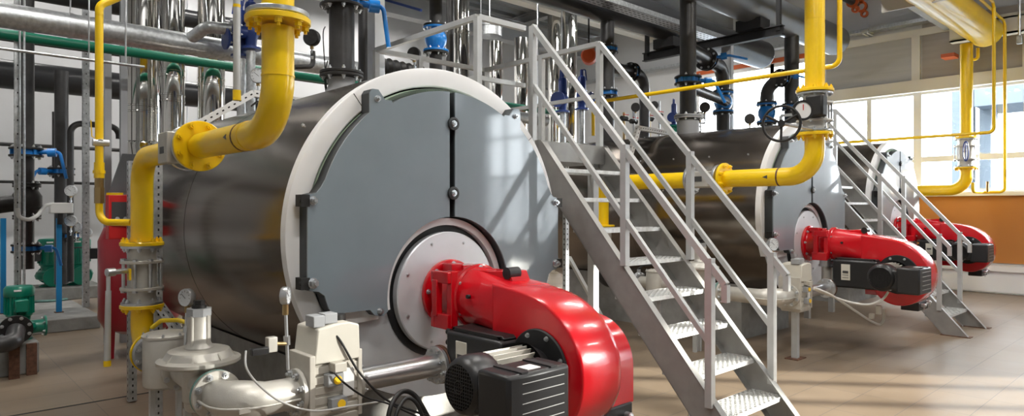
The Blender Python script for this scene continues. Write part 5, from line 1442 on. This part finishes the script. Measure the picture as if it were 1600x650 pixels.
q = MB(); q.bb((-1, 5.85, 4.42), (10.6, 6.08, 4.425)); q.bb((-1, 5.85, 4.42), (10.6, 5.855, 4.50)); q.bb((-1, 6.075, 4.42), (10.6, 6.08, 4.50)); tr_ = q.build('tray', 'galv', t)
q = MB()
for k in range(90):
    for yy in (5.90, 5.965, 6.03): q.bb((1.0 + k * .105, yy - .008, 4.4185), (1.06 + k * .105, yy + .008, 4.4195))
h_ = q.build('slots', 'dark_gap', tr_); h_['kind'] = 'stuff'
q = MB(); q.bb((10.6, 5.85, 2.4), (10.605, 6.08, 4.45)); q.bb((10.52, 5.85, 2.4), (10.605, 5.855, 4.45)); q.build('drop_tray', 'beam_grey', t)
# cable tray along the right wall and roof members
t = thing('cable_tray', 'cable tray fixed high along the window wall, above the grey panels', 'tray', (14.95, 4, 5.25))
q = MB(); q.bb((14.80, 3.7, 5.24), (15.06, YB, 5.245)); q.bb((14.80, 3.7, 5.24), (14.805, YB, 5.31)); q.build('tray', 'galv', t)
k += 40
ibeam((XL, 10.6, 6.22), (XW - .1, 10.6, 6.22), .26, .34, .025, 'beam_cream', 'trim_60')
# pipe with orange clamps under the roof at the top right
t = thing('clamped_pipe', 'dark pipe with orange hanging clamps at the top edge, right of the second riser', 'pipe', (13.0, 5.6, 5.3))
za = P(1330, 2, Y=5.3).z
q = MB(); q.cyl((8, 5.3, za), (14.6, 5.3, za), .07, 20); q.build('tube', 'black_iron', t)
for u in (1332, 1346):
    x = P(u, 5, Y=5.3).x
    q = MB(); q.ring((x - .03, 5.3, za), (x + .03, 5.3, za), .115, .07, 28); q.bb((x - .03, 5.26, za + .08), (x + .03, 5.34, za + .9)); q.build('clamp', 'clamp_orange', t)
    q = MB(); q.ring((x - .03, 5.24, za - .16), (x + .03, 5.24, za - .16), .075, .04, 20); q.build('hook_ring', 'clamp_orange', t)
c = P(1484, 84, X=14.6)
t = thing('beam_pad', 'small orange block under the end of the grey roof beam at right', 'block', tuple(c)); q = MB(); q.box((c.x, c.y, c.z - .05), (.3, .22, .07)); q.build('pad', 'clamp_orange', t)
c = P(1593, 62, X=13.6)
t = thing('hanger_rod', 'galvanised rod with a small box hanging at the top right corner', 'rod', tuple(c)); q = MB(); q.cyl(c, V((c.x, c.y, 6.5)), .02, 10); q.build('rod', 'zinc', t); q = MB(); q.box(c, (.08, .08, .14)); q.build('box', 'galv', t, bevel=.01)
# buildings seen outside the windows
def outbuilding(label, x, y0, y1, z1, d=4):
    t = thing('outside_building', label, 'building', (x, (y0 + y1) / 2, -.1), 'pale buildings outside')
    q = MB(); q.bb((x, y0, -.1), (x + d, y1, z1)); q.build('wall', 'outside', t)
    return t
t = outbuilding('pale blue-grey tower leg outside the windows, left of the far right yellow pipe', 26, P(1512, 200, X=26).y, P(1487, 200, X=26).y, 7.5, 1.0)
t = outbuilding('pale blue-grey slab and leg outside the windows, right of the far right yellow pipe', 26.5, P(1548, 200, X=26.5).y, P(1530, 200, X=26.5).y, 7.0, 1.0)
q = MB(); zt_ = P(1560, 125, X=25.4).z; q.bb((25.4, P(1600, 150, X=25.4).y - 1.5, P(1560, 163, X=25.4).z), (28, P(1522, 150, X=25.4).y, zt_ + .1)); q.build('canopy', 'outside', t)
# ---------------------------------------------------------------- luminaire seen under the roof, plus added fill lamps
def luminaire(c, label, along='X', group='ceiling luminaires', L=1.5, power=0):
    t = thing('ceiling_light', label, 'lamp', c, group)
    e = V((1, 0, 0)) if along == 'X' else V((0, 1, 0)); s = V((-e.y, e.x, 0))
    b = MB(); b.box((0, 0, .05), (L, .16, .06) if along == 'X' else (.16, L, .06)); b.build('housing', 'beam_grey', t, local=True, bevel=.008)
    for k in (-1, 1):
        b = MB(); b.cyl(s * .045 * k - e * (L / 2 - .05), s * .045 * k + e * (L / 2 - .05), .014, 12); b.build('tube', 'fill_tube' if power else 'frame_white', t, local=True)
    for k in (-1, 1):
        b = MB(); b.cyl(e * (L / 2 - .2) * k + V((0, 0, .08)), e * (L / 2 - .2) * k + V((0, 0, ZC - c[2])), .006, 8); b.build('hanger', 'zinc', t, local=True)
    if power:
        l = bpy.data.lights.new('fill_light', 'AREA'); l.shape = 'RECTANGLE'; l.size = L if along == 'X' else .2; l.size_y = .2 if along == 'X' else L
        l.energy = power; l.color = (1, .97, .93)
        o = bpy.data.objects.new('fill_light', l); COL.objects.link(o); o.location = (0, 0, -.03); o.parent = t
    return t
lp = P(1372, 62, Y=5.2)
luminaire((lp.x, 5.2, lp.z), 'fluorescent batten lamp under the roof above the far windows', 'X', None, 1.6, 0)
n = 0
for (x, y, w_) in ((1.0, .5, 75), (5.0, .5, 60), (9.0, .5, 70), (1.0, 4.5, 80), (5.0, 4.5, 60), (9.0, 4.5, 60), (0.0, 8.6, 55), (1.0, 13.2, 26), (4.5, 13.2, 55), (8.0, 13.2, 60), (4.0, 8.6, 52), (8.0, 8.6, 60), (12.0, 8.6, 60), (1.0, -4, 75), (6.0, -4, 60), (11.0, -4, 60)):  # unseen lamps added as fill to brighten the hall
    luminaire((x, y, 6.15), 'added fill lamp hung high under the roof, outside the picture', 'X', 'added fill lamps above the picture', 1.6, w_)
# ---------------------------------------------------------------- light and camera
sc = SC
w = bpy.data.worlds.new('World'); sc.world = w; w.use_nodes = True
bg = w.node_tree.nodes['Background']
bg.inputs['Color'].default_value = (.93, .965, 1.0, 1)
bg.inputs['Strength'].default_value = 9.5
s = bpy.data.lights.new('sun', 'SUN'); s.energy = 15.0; s.angle = math.radians(.6); s.color = (1.0, .93, .82)
so = bpy.data.objects.new('sun', s); COL.objects.link(so)
el, d = math.radians(13.5), V((.654, -.756))
src = V((d.x * math.cos(el), d.y * math.cos(el), math.sin(el)))
so.rotation_euler = src.to_track_quat('Z', 'Y').to_euler()
cam = bpy.data.cameras.new('camera'); co = bpy.data.objects.new('camera', cam); COL.objects.link(co)
cam.sensor_width = 36; cam.lens = 36 * F_ / 1600; cam.clip_start = .02; cam.clip_end = 300
co.location = (0, 0, CZ)
co.rotation_euler = (PI / 2, 0, -PSI)
sc.camera = co
sc.view_settings.view_transform = 'Standard'
sc.view_settings.look = 'None'
sc.view_settings.exposure = 0.8
sc.view_settings.gamma = 1.0
sc.view_settings.use_curve_mapping = False
